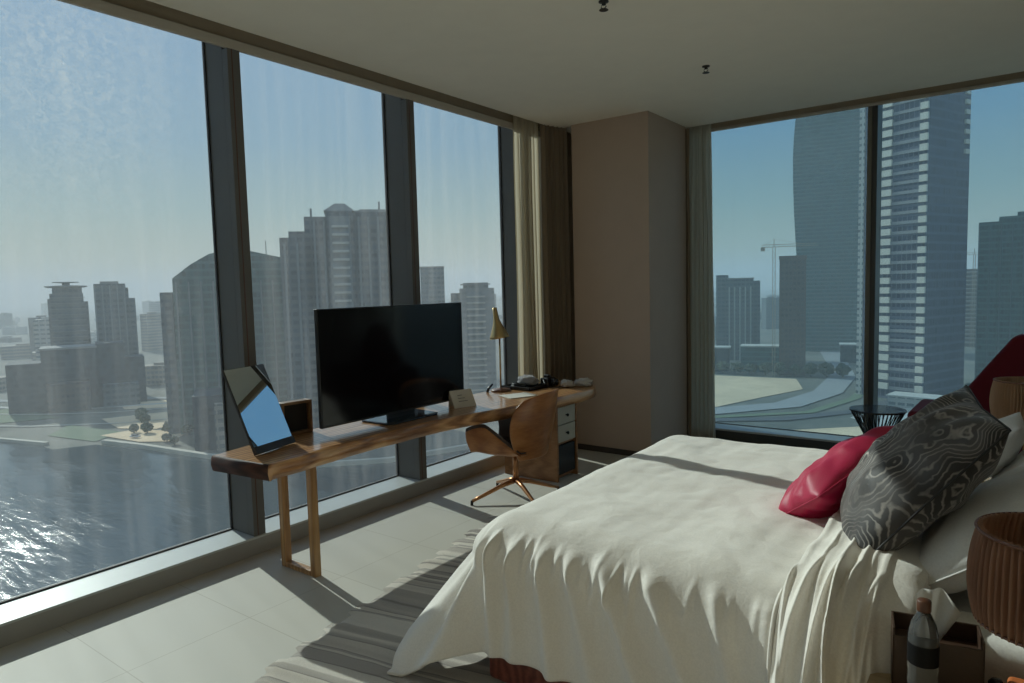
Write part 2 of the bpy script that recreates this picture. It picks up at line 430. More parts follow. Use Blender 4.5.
# small box frame behind the mirror
bx = thing('box_frame', 'small wood framed dark display box standing behind the mirror', 'box', (-3.70, 2.66, ZD))
Mb = frame_matrix((-3.735, 2.545, ZD), (.10, .995, 0), (-.995, .10, 0), (0, 0, 1))
fw_, fh_, fd_ = .215, .215, .07
fr = MB()
for lo, hi in (((0, 0, 0), (.018, fd_, fh_)), ((fw_ - .018, 0, 0), (fw_, fd_, fh_)), ((.018, 0, 0), (fw_ - .018, fd_, .018)), ((.018, 0, fh_ - .018), (fw_ - .018, fd_, fh_))):
    fr.box(lo, hi, Mb)
fr.build('wooden_rim', wood('rim_wood', (.10, .05, .025), (.2, .11, .05), (.3, .18, .09), .45), bx, bevel=.002)
MB().box((.018, fd_ * .55, .018), (fw_ - .018, fd_, fh_ - .018), Mb).build('back_panel', plain('felt', (.02, .02, .02), .9), bx)

# ------------------------------------------------------------------ DESK LAMP
brass = plain('brass', (.50, .36, .17), .32, .85, var=.04)
bas = plain('brown_enamel', (.16, .07, .04), .35)
dl = thing('desk_lamp', 'slim brass desk lamp with a conical shade at the far end of the desk', 'lamp', (-3.70, 4.74, ZD))
lx, ly = -3.685, 4.745
MB().lathe([(.085, 0), (.088, .008), (.082, .016), (.02, .020), (.012, .03)], (lx, ly, ZD), 32).build('base', bas, dl, smooth=True)
MB().tube([(lx, ly, ZD + .02), (lx, ly, ZD + .48)], .0075, 12).build('stem', brass, dl, smooth=True)
axis = Vector((-.12, -.08, 1)).normalized(); e1 = axis.cross(Vector((0, 1, 0))).normalized(); e2 = axis.cross(e1)
Ml = frame_matrix(Vector((lx, ly, ZD + .475)), e1, e2, axis)
MB().lathe([(.088, -.005), (.082, .02), (.064, .06), (.045, .105), (.030, .15), (.023, .20), (.020, .265), (.0, .268)], n=32, M=Ml, cap=False).build('lamp_shade', brass, dl, smooth=True, solid=.002)
MB().lathe([(.012, .01), (.022, .03), (.024, .06), (.014, .09)], n=16, M=Ml).build('bulb', plain('opal', (.8, .78, .7), .3), dl, smooth=True)

# items on the desk
t = thing('desk_tray', 'shallow black leather tray on the desk behind the lamp', 'tray', (-3.62, 4.98, ZD))
tm = MB(); tm.box((-3.76, 4.84, ZD), (-3.44, 5.12, ZD + .008)); 
for lo, hi in (((-3.76, 4.84, ZD), (-3.752, 5.12, ZD + .03)), ((-3.448, 4.84, ZD), (-3.44, 5.12, ZD + .03)), ((-3.76, 4.84, ZD), (-3.44, 4.848, ZD + .03)), ((-3.76, 5.112, ZD), (-3.44, 5.12, ZD + .03))): tm.box(lo, hi)
tm.build('leather_shell', plain('black_leather', (.018, .016, .015), .5), t, bevel=.002)
def blob(name, c, r, mat, seed, parent=None, amp=.25, fr=2.2, nn=28):
    mbb = MB()
    def fn(u, v):
        th = u * 2 * math.pi; ph = (v - .5) * math.pi * .998
        d = Vector((math.cos(ph) * math.cos(th), math.cos(ph) * math.sin(th), math.sin(ph)))
        k = 1 + amp * noise.noise(d * fr + Vector((seed, 0, 0))) + amp * .5 * noise.noise(d * fr * 2.3 + Vector((seed, 5, 0)))
        q = Vector((d.x * r[0], d.y * r[1], d.z * r[2])) * k
        if q.z < -r[2] * .6: q.z = -r[2] * .6
        return (c[0] + q.x, c[1] + q.y, c[2] + q.z)
    mbb.grid(fn, nn, nn // 2 + 2, closed_u=True)
    return mbb.build(name, mat, parent, smooth=True)
cable_m = plain('black_rubber', (.015, .015, .016), .5)
cb = MB()
rnd = random.Random(3)
def coil(c, r, k, seed, th=.004, z=0.0):
    rnd = random.Random(seed); pts = []
    for i in range(k * 20):
        a = i / 20 * 2 * math.pi
        rr = r * (1 + .18 * noise.noise(Vector((i * .06, seed, 0))))
        pts.append((c[0] + rr * math.cos(a), c[1] + rr * .75 * math.sin(a), c[2] + .012 + .02 * abs(noise.noise(Vector((i * .05, 3, seed)))) + i * .0003))
    return pts
cb.tube(coil((-3.62, 4.93, ZD + .01), .07, 4, 1), .0045, 8)
tag(cb.build('coiled_cable', cable_m, smooth=True), 'coiled black cable lying in the black tray on the desk', 'cable')
tag(blob('fabric_pouch', (-3.60, 5.04, ZD + .055), (.10, .075, .055), fabric('grey_pouch', (.33, .31, .30), ws=14, wr=.6), 4.0), 'crumpled light grey pouch on the desk beside the cream curtain', 'pouch')
cam_ = thing('camera', 'black camera with lens lying on the desk to the right of the grey pouch', 'camera', (-3.45, 5.14, ZD))
MB().box((-3.50, 5.09, ZD), (-3.42, 5.22, ZD + .085)).box((-3.49, 5.13, ZD + .085), (-3.43, 5.18, ZD + .11)).build('body', cable_m, cam_, bevel=.008)
MB().lathe([(.033, 0), (.036, .03), (.034, .06), (.028, .062)], n=24, M=frame_matrix((-3.42, 5.155, ZD + .044), (0, 1, 0), (0, 0, 1), (1, 0, 0))).build('lens', blk, cam_, smooth=True)
MB().tube([(-3.46, 5.09, ZD + .07), (-3.40, 5.02, ZD + .05), (-3.34, 5.02, ZD + .012), (-3.30, 5.09, ZD + .012), (-3.33, 5.20, ZD + .02), (-3.44, 5.24, ZD + .07)], .006, 8, flat=.4).build('strap', cable_m, cam_)
Mn = frame_matrix((-3.53, 4.50, ZD), (.92, -.39, 0), (.39, .92, 0), (0, 0, 1))
pad = thing('writing_pad', 'white writing pad lying on the desk in front of the brass lamp', 'notepad', (-3.42, 4.70, ZD))
MB().box((0, 0, 0), (.21, .27, .006), Mn).build('pages', plain('paper', (.62, .59, .52), .8), pad)
MB().box((.005, .255, .006), (.205, .268, .009), Mn).build('binding', plain('paper_edge', (.3, .26, .2), .7), pad)
tag(MB().tube([(-3.74, 4.62, ZD), (-3.735, 4.63, ZD + .03), (-3.71, 4.66, ZD + .07)], .011, 8, rad=[.014, .012, .008]).build('light_switch', blk, smooth=True), 'small black angled object on the desk left of the brass lamp base', 'desk object')
crm = plain('white_paper', (.60, .57, .52), .8)
for i, (c, r, lb) in enumerate([((-3.28, 5.20, ZD + .028), (.06, .05, .035), 'crumpled white paper on the desk just above the chair back'),
                                ((-3.18, 5.32, ZD + .030), (.08, .05, .04), 'crumpled white napkin at the far right end of the desk')]):
    tag(blob('crumpled_paper', c, r, crm, 7.0 + i * 3, amp=.6, fr=3.4), lb, 'paper')

# ------------------------------------------------------------------ CHAIR
chw = wood('chair_veneer', (.24, .080, .022), (.38, .15, .045), (.48, .22, .08), .32, scale=(3, 3, 10))
lea = plain('chair_leather', (.045, .030, .025), .45, bump=.2, bs=90)
cop = plain('copper_metal', (.45, .22, .10), .3, .85)
ch = thing('desk_chair', 'curved plywood swivel chair with copper four star base at the desk', 'chair', (-3.15, 4.22, 0))
HX, HY = -3.15, 4.22
fwd = Vector((-.985, -.17, 0)).normalized(); rgt = Vector((-fwd.y, fwd.x, 0))   # rgt points towards -y side?
if rgt.y > 0: rgt = -rgt
def cp(f, r, z): q = Vector((HX, HY, 0)) + fwd * f + rgt * r; return Vector((q.x, q.y, z))
def backshell(inner=0.0):
    def fn(u, v):
        # u across, v up
        a = (u - .5) * 2
        z = .36 + .515 * v
        w = (.185 + .155 * math.sin(min(1, v * 1.45 + .12) * math.pi * .5) - .085 * max(0, v - .62) ** 1.5 * 4) 
        if v > .8: z = z - .05 * abs(a) ** 2.2 * (v - .8) / .2
        ang = a * 1.02
        rr = w / .85
        f = -.235 - .10 * v + rr * (1 - math.cos(ang)) * .85 - .012 * inner * -1
        r = rr * math.sin(ang) * (1.0)
        return cp(f + inner, r * (1 - inner * .6), z)
    return fn
MB().grid(backshell(), 25, 21).build('back_shell', chw, ch, smooth=True, solid=.012, sub=1)
def binner(u, v):
    b = backshell(.020)(.05 + .90 * u, .16 + .80 * v); return b
MB().grid(binner, 21, 17).build('back_pad', lea, ch, smooth=True, solid=.014, sub=1, offset=0)
def seatshell(inner=0.0):
    def fn(u, v):
        a = (u - .5) * 2           # across
        f = -.20 + .47 * v + .05 * max(0, abs(a) - .5)
        side = max(0.0, abs(a) - .58) / .42
        r = math.copysign(min(abs(a), .58) / .58 * .235 + side * .035 + .02 * math.sin(side * math.pi), a)
        hs = .205 * (.02 + .98 * min(1, max(0, v) / .62) ** .9) if v < .62 else .205 - .05 * ((v - .62) / .38) ** 2
        z = .405 + .018 * (1 - v) * 0 - .02 * math.sin(v * math.pi) * (1 - side) + side * hs + .012 * inner / .012
        if v > .85 and side == 0: z -= .02 * ((v - .85) / .15) ** 2
        r = r * (1 - inner * 1.6)
        return cp(f, r, z)
    return fn
MB().grid(seatshell(), 33, 17).build('seat_shell', chw, ch, smooth=True, solid=.012, sub=1)
MB().grid(seatshell(.022), 33, 17).build('seat_pad', lea, ch, smooth=True, solid=.010, sub=1, offset=0)
MB().tube([cp(0, 0, .13), cp(0, 0, .40)], .022, 16, rad=[.026, .022]).build('column', cop, ch, smooth=True)
for k in range(4):
    a = R_(-118.6 + 90 * k); d = Vector((math.cos(a), math.sin(a), 0)); c0 = Vector((HX, HY, 0))
    MB().tube([c0 + Vector((0, 0, .145)), c0 + d * .12 + Vector((0, 0, .118)), c0 + d * .30 + Vector((0, 0, .055)), c0 + d * .375 + Vector((0, 0, .032))], .016, 10, rad=[.022, .018, .014, .012]).build('leg', cop, ch, smooth=True)
    MB().tube([c0 + d * .375 + Vector((0, 0, .036)), c0 + d * .378 + Vector((0, 0, .0))], .011, 10).build('glide', cable_m, ch)

# ------------------------------------------------------------------ RUG
def m_rug():
    n = NT('rug_wool'); v = n.vec()
    sx = n.n('ShaderNodeSeparateXYZ', {0: v})
    wob = n.noise(n.vec(scale=(.6, 2.5, 1)), 2.0, 3)
    yy = n.math('MULTIPLY_ADD', wob, .10, sx.outputs[1])
    st = n.noise(None, 1.0, 2)
    cmb = n.n('ShaderNodeCombineXYZ', {0: 0.0, 1: n.math('MULTIPLY', yy, 4.2), 2: 0.0})
    st = n.noise(cmb.outputs[0], 1.3, 1.5, .6)
    c = n.ramp(st, [(.33, (.13, .11, .095)), (.36, (.56, .50, .42)), (.44, (.70, .64, .55)), (.452, (.20, .17, .15)), (.47, (.42, .38, .33)), (.52, (.50, .45, .39)), (.532, (.78, .72, .63)), (.60, (.70, .65, .56)), (.612, (.18, .15, .13)), (.63, (.46, .41, .36))], 'LINEAR')
    fz = n.noise(n.vec(), 180, 4, .8)
    c = n.mix(n.ramp(fz, [(.3, 0.0), (.7, .3)]), c, (.2, .18, .16))
    return n.done(n.bsdf(c, .95, 0, n.bump(fz, .6, .006), Sheen_Weight=.3))
RUG = m_rug()
Mr = Matrix.Translation((-1.2, 2.2, 0)) @ Matrix.Rotation(R_(11.0), 4, 'Z')
mb = MB(); NR = 90
def rugfn(u, v):
    x = -1.50 + 2.85 * u; y = -2.3 + 4.2 * v
    # stepped fringe ends of the woven stripes along the short edge
    step = .018 * math.copysign(1, math.sin(y * 26 + 2 * math.sin(y * 5)))
    x += step * (1 - u) ** 8
    e = min(u, 1-u, v, 1-v)
    return (x, y, .014 + .0015 * noise.noise(Vector((x * 9, y * 9, 0))) if e > .004 else .002)
mb.grid(rugfn, 60, 200)
rug = mb.build('striped_rug', RUG, None, smooth=True); rug.matrix_world = Mr
tag(rug, 'grey and cream striped woven rug lying under the bed', 'rug')

# ------------------------------------------------------------------ BED
bed = thing('bed', 'large double bed with white bedding and red brown base', 'bed', (-.75, 3.15, 0))
redwood = wood('bed_base_wood', (.09, .020, .014), (.18, .045, .03), (.26, .08, .05), .35)
MB().box((-1.74, 2.10, .035), (.36, 4.16, .30)).build('bed_base', redwood, bed, bevel=.02)
linen = fabric('white_linen', (.86, .82, .75), ws=9, wr=.3)
cotton = fabric('white_cotton', (.80, .78, .73), ws=6, wr=.2)
MB().box((-1.60, 2.24, .30), (.36, 4.12, .60)).build('mattress', cotton, bed, bevel=.05)
# headboard
MB().box((.37, 2.0, .10), (.46, 4.4, 1.25)).build('headboard', fabric('headboard_fabric', (.20, .17, .14)), bed, bevel=.02)
# fitted sheet side near the pillows
def ridge(x, w): return math.exp(-(x / w) ** 2)
rf = random.Random(12)
R_SH = [(rf.uniform(-.7, .45), rf.uniform(.010, .022), rf.uniform(.006, .014), rf.uniform(-.15, .15)) for _ in range(26)]
def sheetfn(u, v):
    x = -.72 + 1.12 * u
    d = v * .85                     # run length
    y_in = 2.42; r = .05
    if d < .14: y = y_in + .28 - 2 * d * 1.0; y = 2.42 - (d - .0); z = .632; y = 2.42 - d
    else:
        q = d - .14; th = min(q / r, math.pi / 2)
        y = 2.28 - r * math.sin(th); z = .632 - r * (1 - math.cos(th)) - max(0, q - r * math.pi / 2)
        k = min(1, max(0, (.60 - z) / .10))
        for (c, w, a, s) in R_SH: y -= k * a * ridge(x - c - s * (.63 - z), w * (1 + 1.6 * (.63 - z)))
        if z < .10: z = .10
    z += .006 * noise.noise(Vector((x * 7, y * 7, 1)))
    return (x, y, z)
MB().grid(sheetfn, 130, 60).build('fitted_sheet', cotton, bed, smooth=True)

# duvet
rf = random.Random(5)
NEAR = []   # ridges on the near side
x = -1.82
while x < -.50:
    dense = x < -1.05
    NEAR.append((x, rf.uniform(.007, .016), rf.uniform(.008, .024) * (1 if dense else .5), rf.uniform(-.15, .22), rf.uniform(.0, .07), rf.uniform(.07, .22)))
    x += rf.uniform(.022, .055) if dense else rf.uniform(.05, .12)
for x, sl_, am in ((-1.72, .10, .030), (-1.60, .05, .022), (-1.47, .16, .030), (-1.36, .30, .022), (-1.22, .42, .028), (-1.04, .46, .024), (-.80, .25, .014), (-.62, .1, .012)):
    NEAR.append((x, rf.uniform(.020, .032), am * 1.7, sl_, .03, 1.2))
FOOT = []
y = 2.25
while y < 4.1:
    FOOT.append((y, rf.uniform(.02, .05), rf.uniform(.012, .03), rf.uniform(-.15, .15), rf.uniform(.0, .06), rf.uniform(.3, .6)))
    y += rf.uniform(.10, .22)
X0, Y0, Y1 = -1.69, 2.285, 4.02     # inner rectangle (foot, near, far)
ZT = .695; RR = .19
def duvet(a, b):
    """flat cloth point (a,b) -> draped point"""
    px = max(a, X0); py = min(max(b, Y0), Y1)
    dx, dy = a - px, b - py
    d = math.hypot(dx, dy)
    # top undulation
    h = .020 * noise.noise(Vector((a * 1.6, b * 1.6, 3))) + .012 * noise.noise(Vector((a * 4.2 + 9, b * 3.0, 1))) + .004 * noise.noise(Vector((a * 13, b * 6, 1)))
    h += .008 * abs(noise.noise(Vector((a * 5 + b * 3, b * 9 - a * 2, 7))))
    if d < 1e-6: return Vector((px, py, ZT + h))
    nx, ny = dx / d, dy / d
    q = d / RR
    if q < math.pi / 2:
        o = RR * math.sin(q); z = ZT - RR * (1 - math.cos(q)); rest = 0
    else:
        rest = d - RR * math.pi / 2
        fl = R_(5.0 + 22.0 * max(0, -nx) ** 2 + 20.0 * abs(nx * ny) * 2)
        o = RR + rest * math.sin(fl); z = ZT - RR - rest * math.cos(fl)
    corner = min(1.0, 2 * abs(nx * ny))
    t = max(0.0, d - .10)
    f = 0.0
    if ny < -.3:
        w8 = min(1, -ny * 1.2)
        for (c, w, am, sl, t0, t1) in NEAR:
            s = (a if corner < .01 else px + nx * .25) - c - sl * t
            if t > t0: f += w8 * am * ridge(s, w * (1 + 1.1 * t)) * min(1, (t - t0) / .05) * math.exp(-((t - t0) / t1) ** 2)
    if nx < -.3:
        for (c, w, am, sl, t0, t1) in FOOT:
            s = (b if corner < .01 else py + ny * .25) - c - sl * t
            if t > t0: f += am * ridge(s, w * (1 + 1.3 * t)) * min(1, (t - t0) / .08)
    if corner > .01:
        ang = math.atan2(ny, nx)
        f += corner * min(1, t / .3) * (.030 * math.sin(ang * 9 + 1.2) + .014 * math.sin(ang * 17))
    f += .012 * noise.noise(Vector((a * 3, b * 3, z * 2))) * min(1, t / .1)
    o += f
    P = Vector((px + nx * o, py + ny * o, z + h * max(0, 1 - q)))
    if P.z < .028:                   # spill onto the rug
        ex = .028 - P.z
        P.x += nx * ex * .5; P.y += ny * ex * .5; P.z = .028 + .012 * (1 + noise.noise(P * 14)) * min(1, ex * 8)
    return P
mb = MB()
A0, A1, B0, B1 = -2.40, -.50, 1.66, 4.62
mb.grid(lambda u, v: tuple(duvet(A0 + (A1 - A0) * u, B0 + (B1 - B0) * v)), 280, 250)
dv = mb.build('duvet', linen, bed, smooth=True, solid=.012)
# turned back upper end of the duvet: thicker bunched roll of cloth
rf = random.Random(9)
FB = [(rf.uniform(-.66, -.26), rf.uniform(.005, .015), rf.uniform(.010, .030), rf.uniform(-.22, .06)) for _ in range(34)]
def turned(u, v):
    b = 1.585 + 2.55 * v
    t = max(0, Y0 - b)
    ctr = -.385 - .12 * t
    a = ctr + (u - .5) * (.37 - .14 * t)
    base = duvet(min(a, -.3), b)
    px = a
    lift = .028 + .050 * math.sin(max(0, min(1, u)) * math.pi) ** .6
    e = min(u, 1 - u)
    if e < .02: lift = .010
    w = 0
    for (c, wd_, am, sl) in FB: w += am * ridge(a - c - sl * t, wd_ * (1 + .9 * t)) * min(1, .25 + t * 4)
    w += .018 * noise.noise(Vector((a * 9, b * 6, 4)))
    py = max(b, Y0); d = py - b; q = d / RR
    nrm = Vector((0, -math.sin(min(q, math.pi / 2)), math.cos(min(q, math.pi / 2))))
    P = Vector((a, base.y, base.z)) + nrm * (lift + w)
    if P.z < .03: P.z = .03
    return tuple(P)
MB().grid(turned, 120, 190).build('turned_back_edge', linen, bed, smooth=True, solid=.010)

# pillows
def pillow(name, org, ux, uy, L, W, T, mat, label, cat, seed, parent=None, wr=.012, pw=.55, sag=.0, ears=.05, group=None, piping=None):
    ux = Vector(ux).normalized(); nz = ux.cross(Vector(uy)).normalized(); uy = nz.cross(ux).normalized()
    org = Vector(org); N = 44
    def sh(side):
        def fn(u, v):
            a, b = 2*u - 1, 2*v - 1
            prof = max(0, (1 - a*a)) ** pw * max(0, (1 - b*b)) ** pw
            pin_x = 1 - ears * (1 - b*b) ; pin_y = 1 - ears * (1 - a*a)
            X = a * L / 2 * (1 - ears * (1 - a*a) * 0 - ears * (1 - abs(b)) * abs(a)**3)
            Y = b * W / 2 * (1 - ears * (1 - abs(a)) * abs(b)**3)
            z = side * T / 2 * prof
            e = 1 - prof
            k = noise.noise(Vector((a * 2.2 + seed, b * 2.2, side * 3)))
            rad = noise.noise(Vector((math.atan2(b, a) * 3.2 + seed, math.hypot(a, b) * 1.3, side * 2)))
            z += side * (wr * 1.4 * k * prof + wr * 1.8 * rad * e * prof * 2.2)
            z -= sag * (a*a)
            p = org + ux * X + uy * Y + nz * z
            return tuple(p)
        return fn
    t = thing(name, label, cat, tuple(org), 0, group)
    mbb = MB(); mbb.grid(sh(1), N, N); k = len(mbb.v); mbb.grid(sh(-1), N, N)
    mbb.f = [f if f[0] < k else f[::-1] for f in mbb.f]
    o = mbb.build('pillow_body' if 'cushion' not in name else 'cushion_body', mat, t, smooth=True)
    md = o.modifiers.new('w', 'WELD'); md.merge_threshold = .0006
    if piping:
        pts = []
        f = sh(0)
        for i in range(40): pts.append(f(i/40, 0))
        for i in range(40): pts.append(f(1, i/40))
        for i in range(40): pts.append(f(1 - i/40, 1))
        for i in range(41): pts.append(f(0, 1 - i/40))
        MB().tube(pts, piping[0], 8).build('piped_seam', piping[1], t, smooth=True)
    return t
white_p = fabric('pillow_cotton', (.78, .77, .74), ws=5, wr=.3)
wseam = plain('white_piping', (.7, .69, .66), .8)
red = fabric('red_satin', (.46, .010, .062), ws=5, wr=.18, rough=.5, sheen=.0)
def m_agate():
    n = NT('patterned_satin')
    v = n.vec(loc=(.2, .1, .0))
    d = n.noise(v, 1.9, 1, .5, .7)
    zig = n.noise(v, 26.0, 2, .5)
    vd = n.n('ShaderNodeTexVoronoi', {'Vector': v, 'Scale': 14.0})
    f = n.math('MULTIPLY_ADD', vd.outputs[0], .035, d)
    f = n.math('MULTIPLY_ADD', zig, .022, f)
    k = n.math('FRACT', n.math('MULTIPLY', f, 52.0))
    line = n.ramp(k, [(.0, 0.0), (.14, 1.0), (.24, 1.0), (.42, 0.0)])
    big = n.ramp(n.noise(v, 3.2, 3), [(.36, 0.15), (.62, 1.0)])
    c = n.mix(n.math('MULTIPLY', line, big), (.020, .018, .018), (.52, .47, .42))
    k2 = n.ramp(n.math('FRACT', n.math('MULTIPLY', f, 5.0)), [(.2, 0.0), (.5, 1.0), (.8, 0.0)])
    c = n.mix(n.math('MULTIPLY', k2, .35), c, (.20, .18, .17))
    return n.done(n.bsdf(c, .6, 0, n.bump(n.noise(v, 6, 5), .3, .02), Sheen_Weight=.2))
agate = m_agate()
pillow('sleeping_pillow', (-.02, 2.74, .835), (.05, 1, .02), (.80, 0, .58), .74, .60, .25, white_p, 'big white pillow with a seam, nearest to the bedside lamp', 'pillow', 1.0, wr=.016, piping=(.0035, wseam))
pillow('sleeping_pillow', (.10, 3.02, .90), (0, 1, .0), (.62, 0, .78), .60, .42, .20, white_p, 'white pillow leaning behind the big white pillow at the right edge', 'pillow', 2.0, wr=.012)
pillow('sleeping_pillow', (.08, 3.66, .80), (.0, 1, .0), (.80, 0, .60), .60, .42, .18, white_p, 'white pillow on the far half of the bed, behind the patterned one', 'pillow', 3.0, wr=.012)
pillow('sleeping_pillow', (-.085, 3.74, .87), (.0, 1, .0), (.55, 0, .83), .44, .34, .16, white_p, 'small rounded white pillow below the far bedside lamp', 'pillow', 6.0, wr=.012)
pillow('patterned_cushion', (-.29, 2.70, .965), (.62, .08, .78), (.24, -.965, -.10), .66, .56, .27, agate, 'dark grey cushion with pale contour line pattern in the middle of the pillows', 'cushion', 4.0, wr=.020, piping=(.004, plain('black_piping', (.02, .02, .02), .6)))
pillow('throw_cushion', (-.565, 3.08, .845), (.43, .83, .33), (.61, -.50, .53), .66, .35, .22, red, 'crimson red cushion leaning against the patterned cushion', 'cushion', 5.0, wr=.022, piping=(.003, red))

# ------------------------------------------------------------------ NIGHTSTANDS AND LAMPS
beige = wood('pale_oak', (.36, .26, .15), (.46, .345, .20), (.54, .42, .26), .4, scale=(2, 10, 10))
NZ = .56
def nightstand(y0, y1, label):
    t = thing('nightstand', label, 'nightstand', (.06, (y0 + y1) / 2, 0))
    MB().box((-.31, y0, NZ - .03), (.36, y1, NZ)).build('table_top', beige, t, bevel=.003)
    MB().box((-.28, y0 + .02, .14), (.36, y1 - .02, NZ - .03)).build('cabinet', beige, t, bevel=.003)
    f = MB().box((-.295, y0 + .03, .17), (-.28, y1 - .03, NZ - .05)).build('drawer', beige, t, bevel=.002)
    MB().tube([(-.305, (y0+y1)/2 - .06, .36), (-.305, (y0+y1)/2 + .06, .36)], .006, 8).build('handle', brass, t)
    for x in (-.24, .30):
        for y in (y0 + .06, y1 - .06): MB().lathe([(.015, 0), (.02, .14)], (x, y, 0), 12).build('leg', beige, t)
    return t
nightstand(1.58, 2.155, 'pale wooden nightstand at the bottom right, nearest the camera')
nightstand(4.36, 4.90, 'pale wooden nightstand on the far side of the bed')
shm = NT('veneer_strips'); vv = shm.vec(scale=(30, 30, 2))
sc_ = shm.ramp(shm.noise(vv, 1.0, 5), [(.3, (.24, .12, .08)), (.7, (.46, .27, .18))])
bs = shm.bsdf(sc_, .55); tl_ = shm.n('ShaderNodeBsdfTranslucent', {'Color': (.70, .45, .28, 1)})
shm0 = shm; shm = shm.done(shm.n('ShaderNodeMixShader', {0: .45, 1: bs, 2: tl_.outputs[0]}).outputs[0])
tn = NT('backlit_strips'); tb_ = tn.bsdf(tn.ramp(tn.noise(tn.vec(scale=(30, 30, 2)), 1.0, 5), [(.3, (.42, .27, .16)), (.7, (.66, .47, .31))]), .55)  # lighter copy of the veneer for the far shade, window backlight put into the colour
shm_backlit = tn.done(tn.n('ShaderNodeMixShader', {0: .5, 1: tb_, 2: tn.n('ShaderNodeBsdfTranslucent', {'Color': (.8, .6, .42, 1)}).outputs[0]}).outputs[0])
opal = plain('opal_diffuser', (.62, .58, .54), .5)
def bed_lamp(x, y, label, shm=shm):
    t = thing('bedside_lamp', label, 'lamp', (x, y, NZ))
    MB().lathe([(.07, 0), (.072, .012), (.02, .018), (.012, .03)], (x, y, NZ), 28).build('base', plain('lamp_base', (.15, .08, .045), .4), t, smooth=True)
    MB().tube([(x, y, NZ + .02), (x, y, NZ + .40)], .010, 12).build('stem', brass, t, smooth=True)
    zb, zt = NZ + .305, NZ + .52; NS = 64
    mbb = MB()
    def fn(u, v):
        ph = u * NS * 2 * math.pi
        saw = (u * NS) % 1.0
        r = .148 - .012 * (1 - (2*v - 1) ** 2) * -1.0 - .006 * v + .009 * math.sin(ph + .9 * math.sin(v * 2)) * (.6 + .4 * math.sin(v * math.pi))
        a = u * 2 * math.pi + .05 * math.sin(v * 3.0)
        return (x + r * math.cos(a), y + r * math.sin(a), zb + (zt - zb) * v)
    mbb.grid(fn, NS * 6, 12, closed_u=True)
    mbb.build('lamp_shade', shm, t, smooth=True, solid=.0015)
    ringm = plain('ring', (.16, .07, .045), .5)
    for z in (zb + .004, zt - .004):
        pts = [(x + .150 * math.cos(q * math.pi / 24), y + .150 * math.sin(q * math.pi / 24), z) for q in range(49)]
        MB().tube(pts, .0035, 6).build('shade_ring', ringm, t)
    MB().lathe([(.0, -.004), (.055, 0), (.058, .004), (.058, .012), (.0, .014)], (x, y, zt - .035), 32, cap=False).build('diffuser', opal, t, smooth=True)
    MB().lathe([(.018, 0), (.03, .03), (.033, .06), (.02, .10)], (x, y, NZ + .38), 16).build('bulb', opal, t, smooth=True)
    for q in range(3):
        a = q * 2 * math.pi / 3 + .4
        MB().tube([(x + .009 * math.cos(a), y + .009 * math.sin(a), NZ + .385), (x + .145 * math.cos(a), y + .145 * math.sin(a), NZ + .31)], .002, 6).build('spoke', brass, t)
    return t
bed_lamp(.078, 1.885, 'bedside lamp with dark pleated wood strip shade, close to the camera')
bed_lamp(.035, 4.62, 'bedside lamp with pleated shade, coloured paler as if backlit, in front of the red armchair', shm_backlit)

# bottle
btl = thing('water_bottle', 'clear plastic water bottle with dark label and brown cap on the nightstand', 'bottle', (-.178, 1.955, NZ))
bx0, by0 = -.178, 1.955
pm = NT('clear_plastic')
pm = pm.done(pm.bsdf((.86, .90, .92), .06, 0, pm.bump(pm.noise(pm.vec(), 22, 3), .15, .01), Transmission_Weight=.92, IOR=1.35))
prof = [(.0, .0), (.026, .0), (.034, .008), (.035, .03), (.032, .045), (.035, .06), (.033, .08), (.035, .10), (.035, .165), (.034, .185), (.028, .215), (.017, .238), (.0125, .246), (.0125, .262)]
MB().lathe(prof, (bx0, by0, NZ), 40, cap=False).build('bottle_body', pm, btl, smooth=True)
MB().lathe([(.0356, .112), (.0358, .165)], (bx0, by0, NZ), 40, cap=False).build('label', plain('dark_label', (.006, .006, .007), .6, Specular_IOR_Level=.2), btl, smooth=True)
MB().lathe([(.0, .2462), (.0155, .2462), (.0165, .25), (.0165, .272), (.015, .275), (.0, .275)], (bx0, by0, NZ), 32, cap=False).build('cap', plain('brown_cap', (.11, .042, .020), .45), btl, smooth=True)
# leather box with tissue
tb = thing('tissue_box', 'dark brown leather box with a white tissue standing behind the bottle', 'box', (-.17, 2.07, NZ))
Mt = frame_matrix((-.252, 1.995, NZ), (.985, .17, 0), (-.17, .985, 0), (0, 0, 1))
bw, bdp, bh = .205, .105, .165
tbm = MB()
for lo, hi in (((0, 0, 0), (bw, .006, bh - .02)), ((0, bdp - .006, 0), (bw, bdp, bh)), ((0, 0, 0), (.006, bdp, bh)), ((bw - .006, 0, 0), (bw, bdp, bh)), ((0, 0, 0), (bw, bdp, .006)), ((.006, .006, bh - .05), (bw - .006, bdp - .006, bh - .045))): tbm.box(lo, hi, Mt)
tbm.build('leather_case', plain('brown_leather', (.055, .028, .016), .45, bump=.2, bs=80), tb, bevel=.0015)
def tissue(u, v):
    a = (u - .5) * 2
    w = .022 + .030 * v
    x = .085 + a * w + .02 * v; y = bdp * .5 + .018 * math.cos(a * 2.6) * v + .012 * math.sin(a * 7) * v
    z = bh - .048 + .145 * v * (1 - .35 * a * a * (1 if a > 0 else .2))
    return tuple(Mt @ Vector((x, y, z)))
MB().grid(tissue, 21, 14).build('tissue', fabric('tissue_paper', (.78, .76, .72), ws=20, trans=.35), tb, smooth=True, solid=.0006)
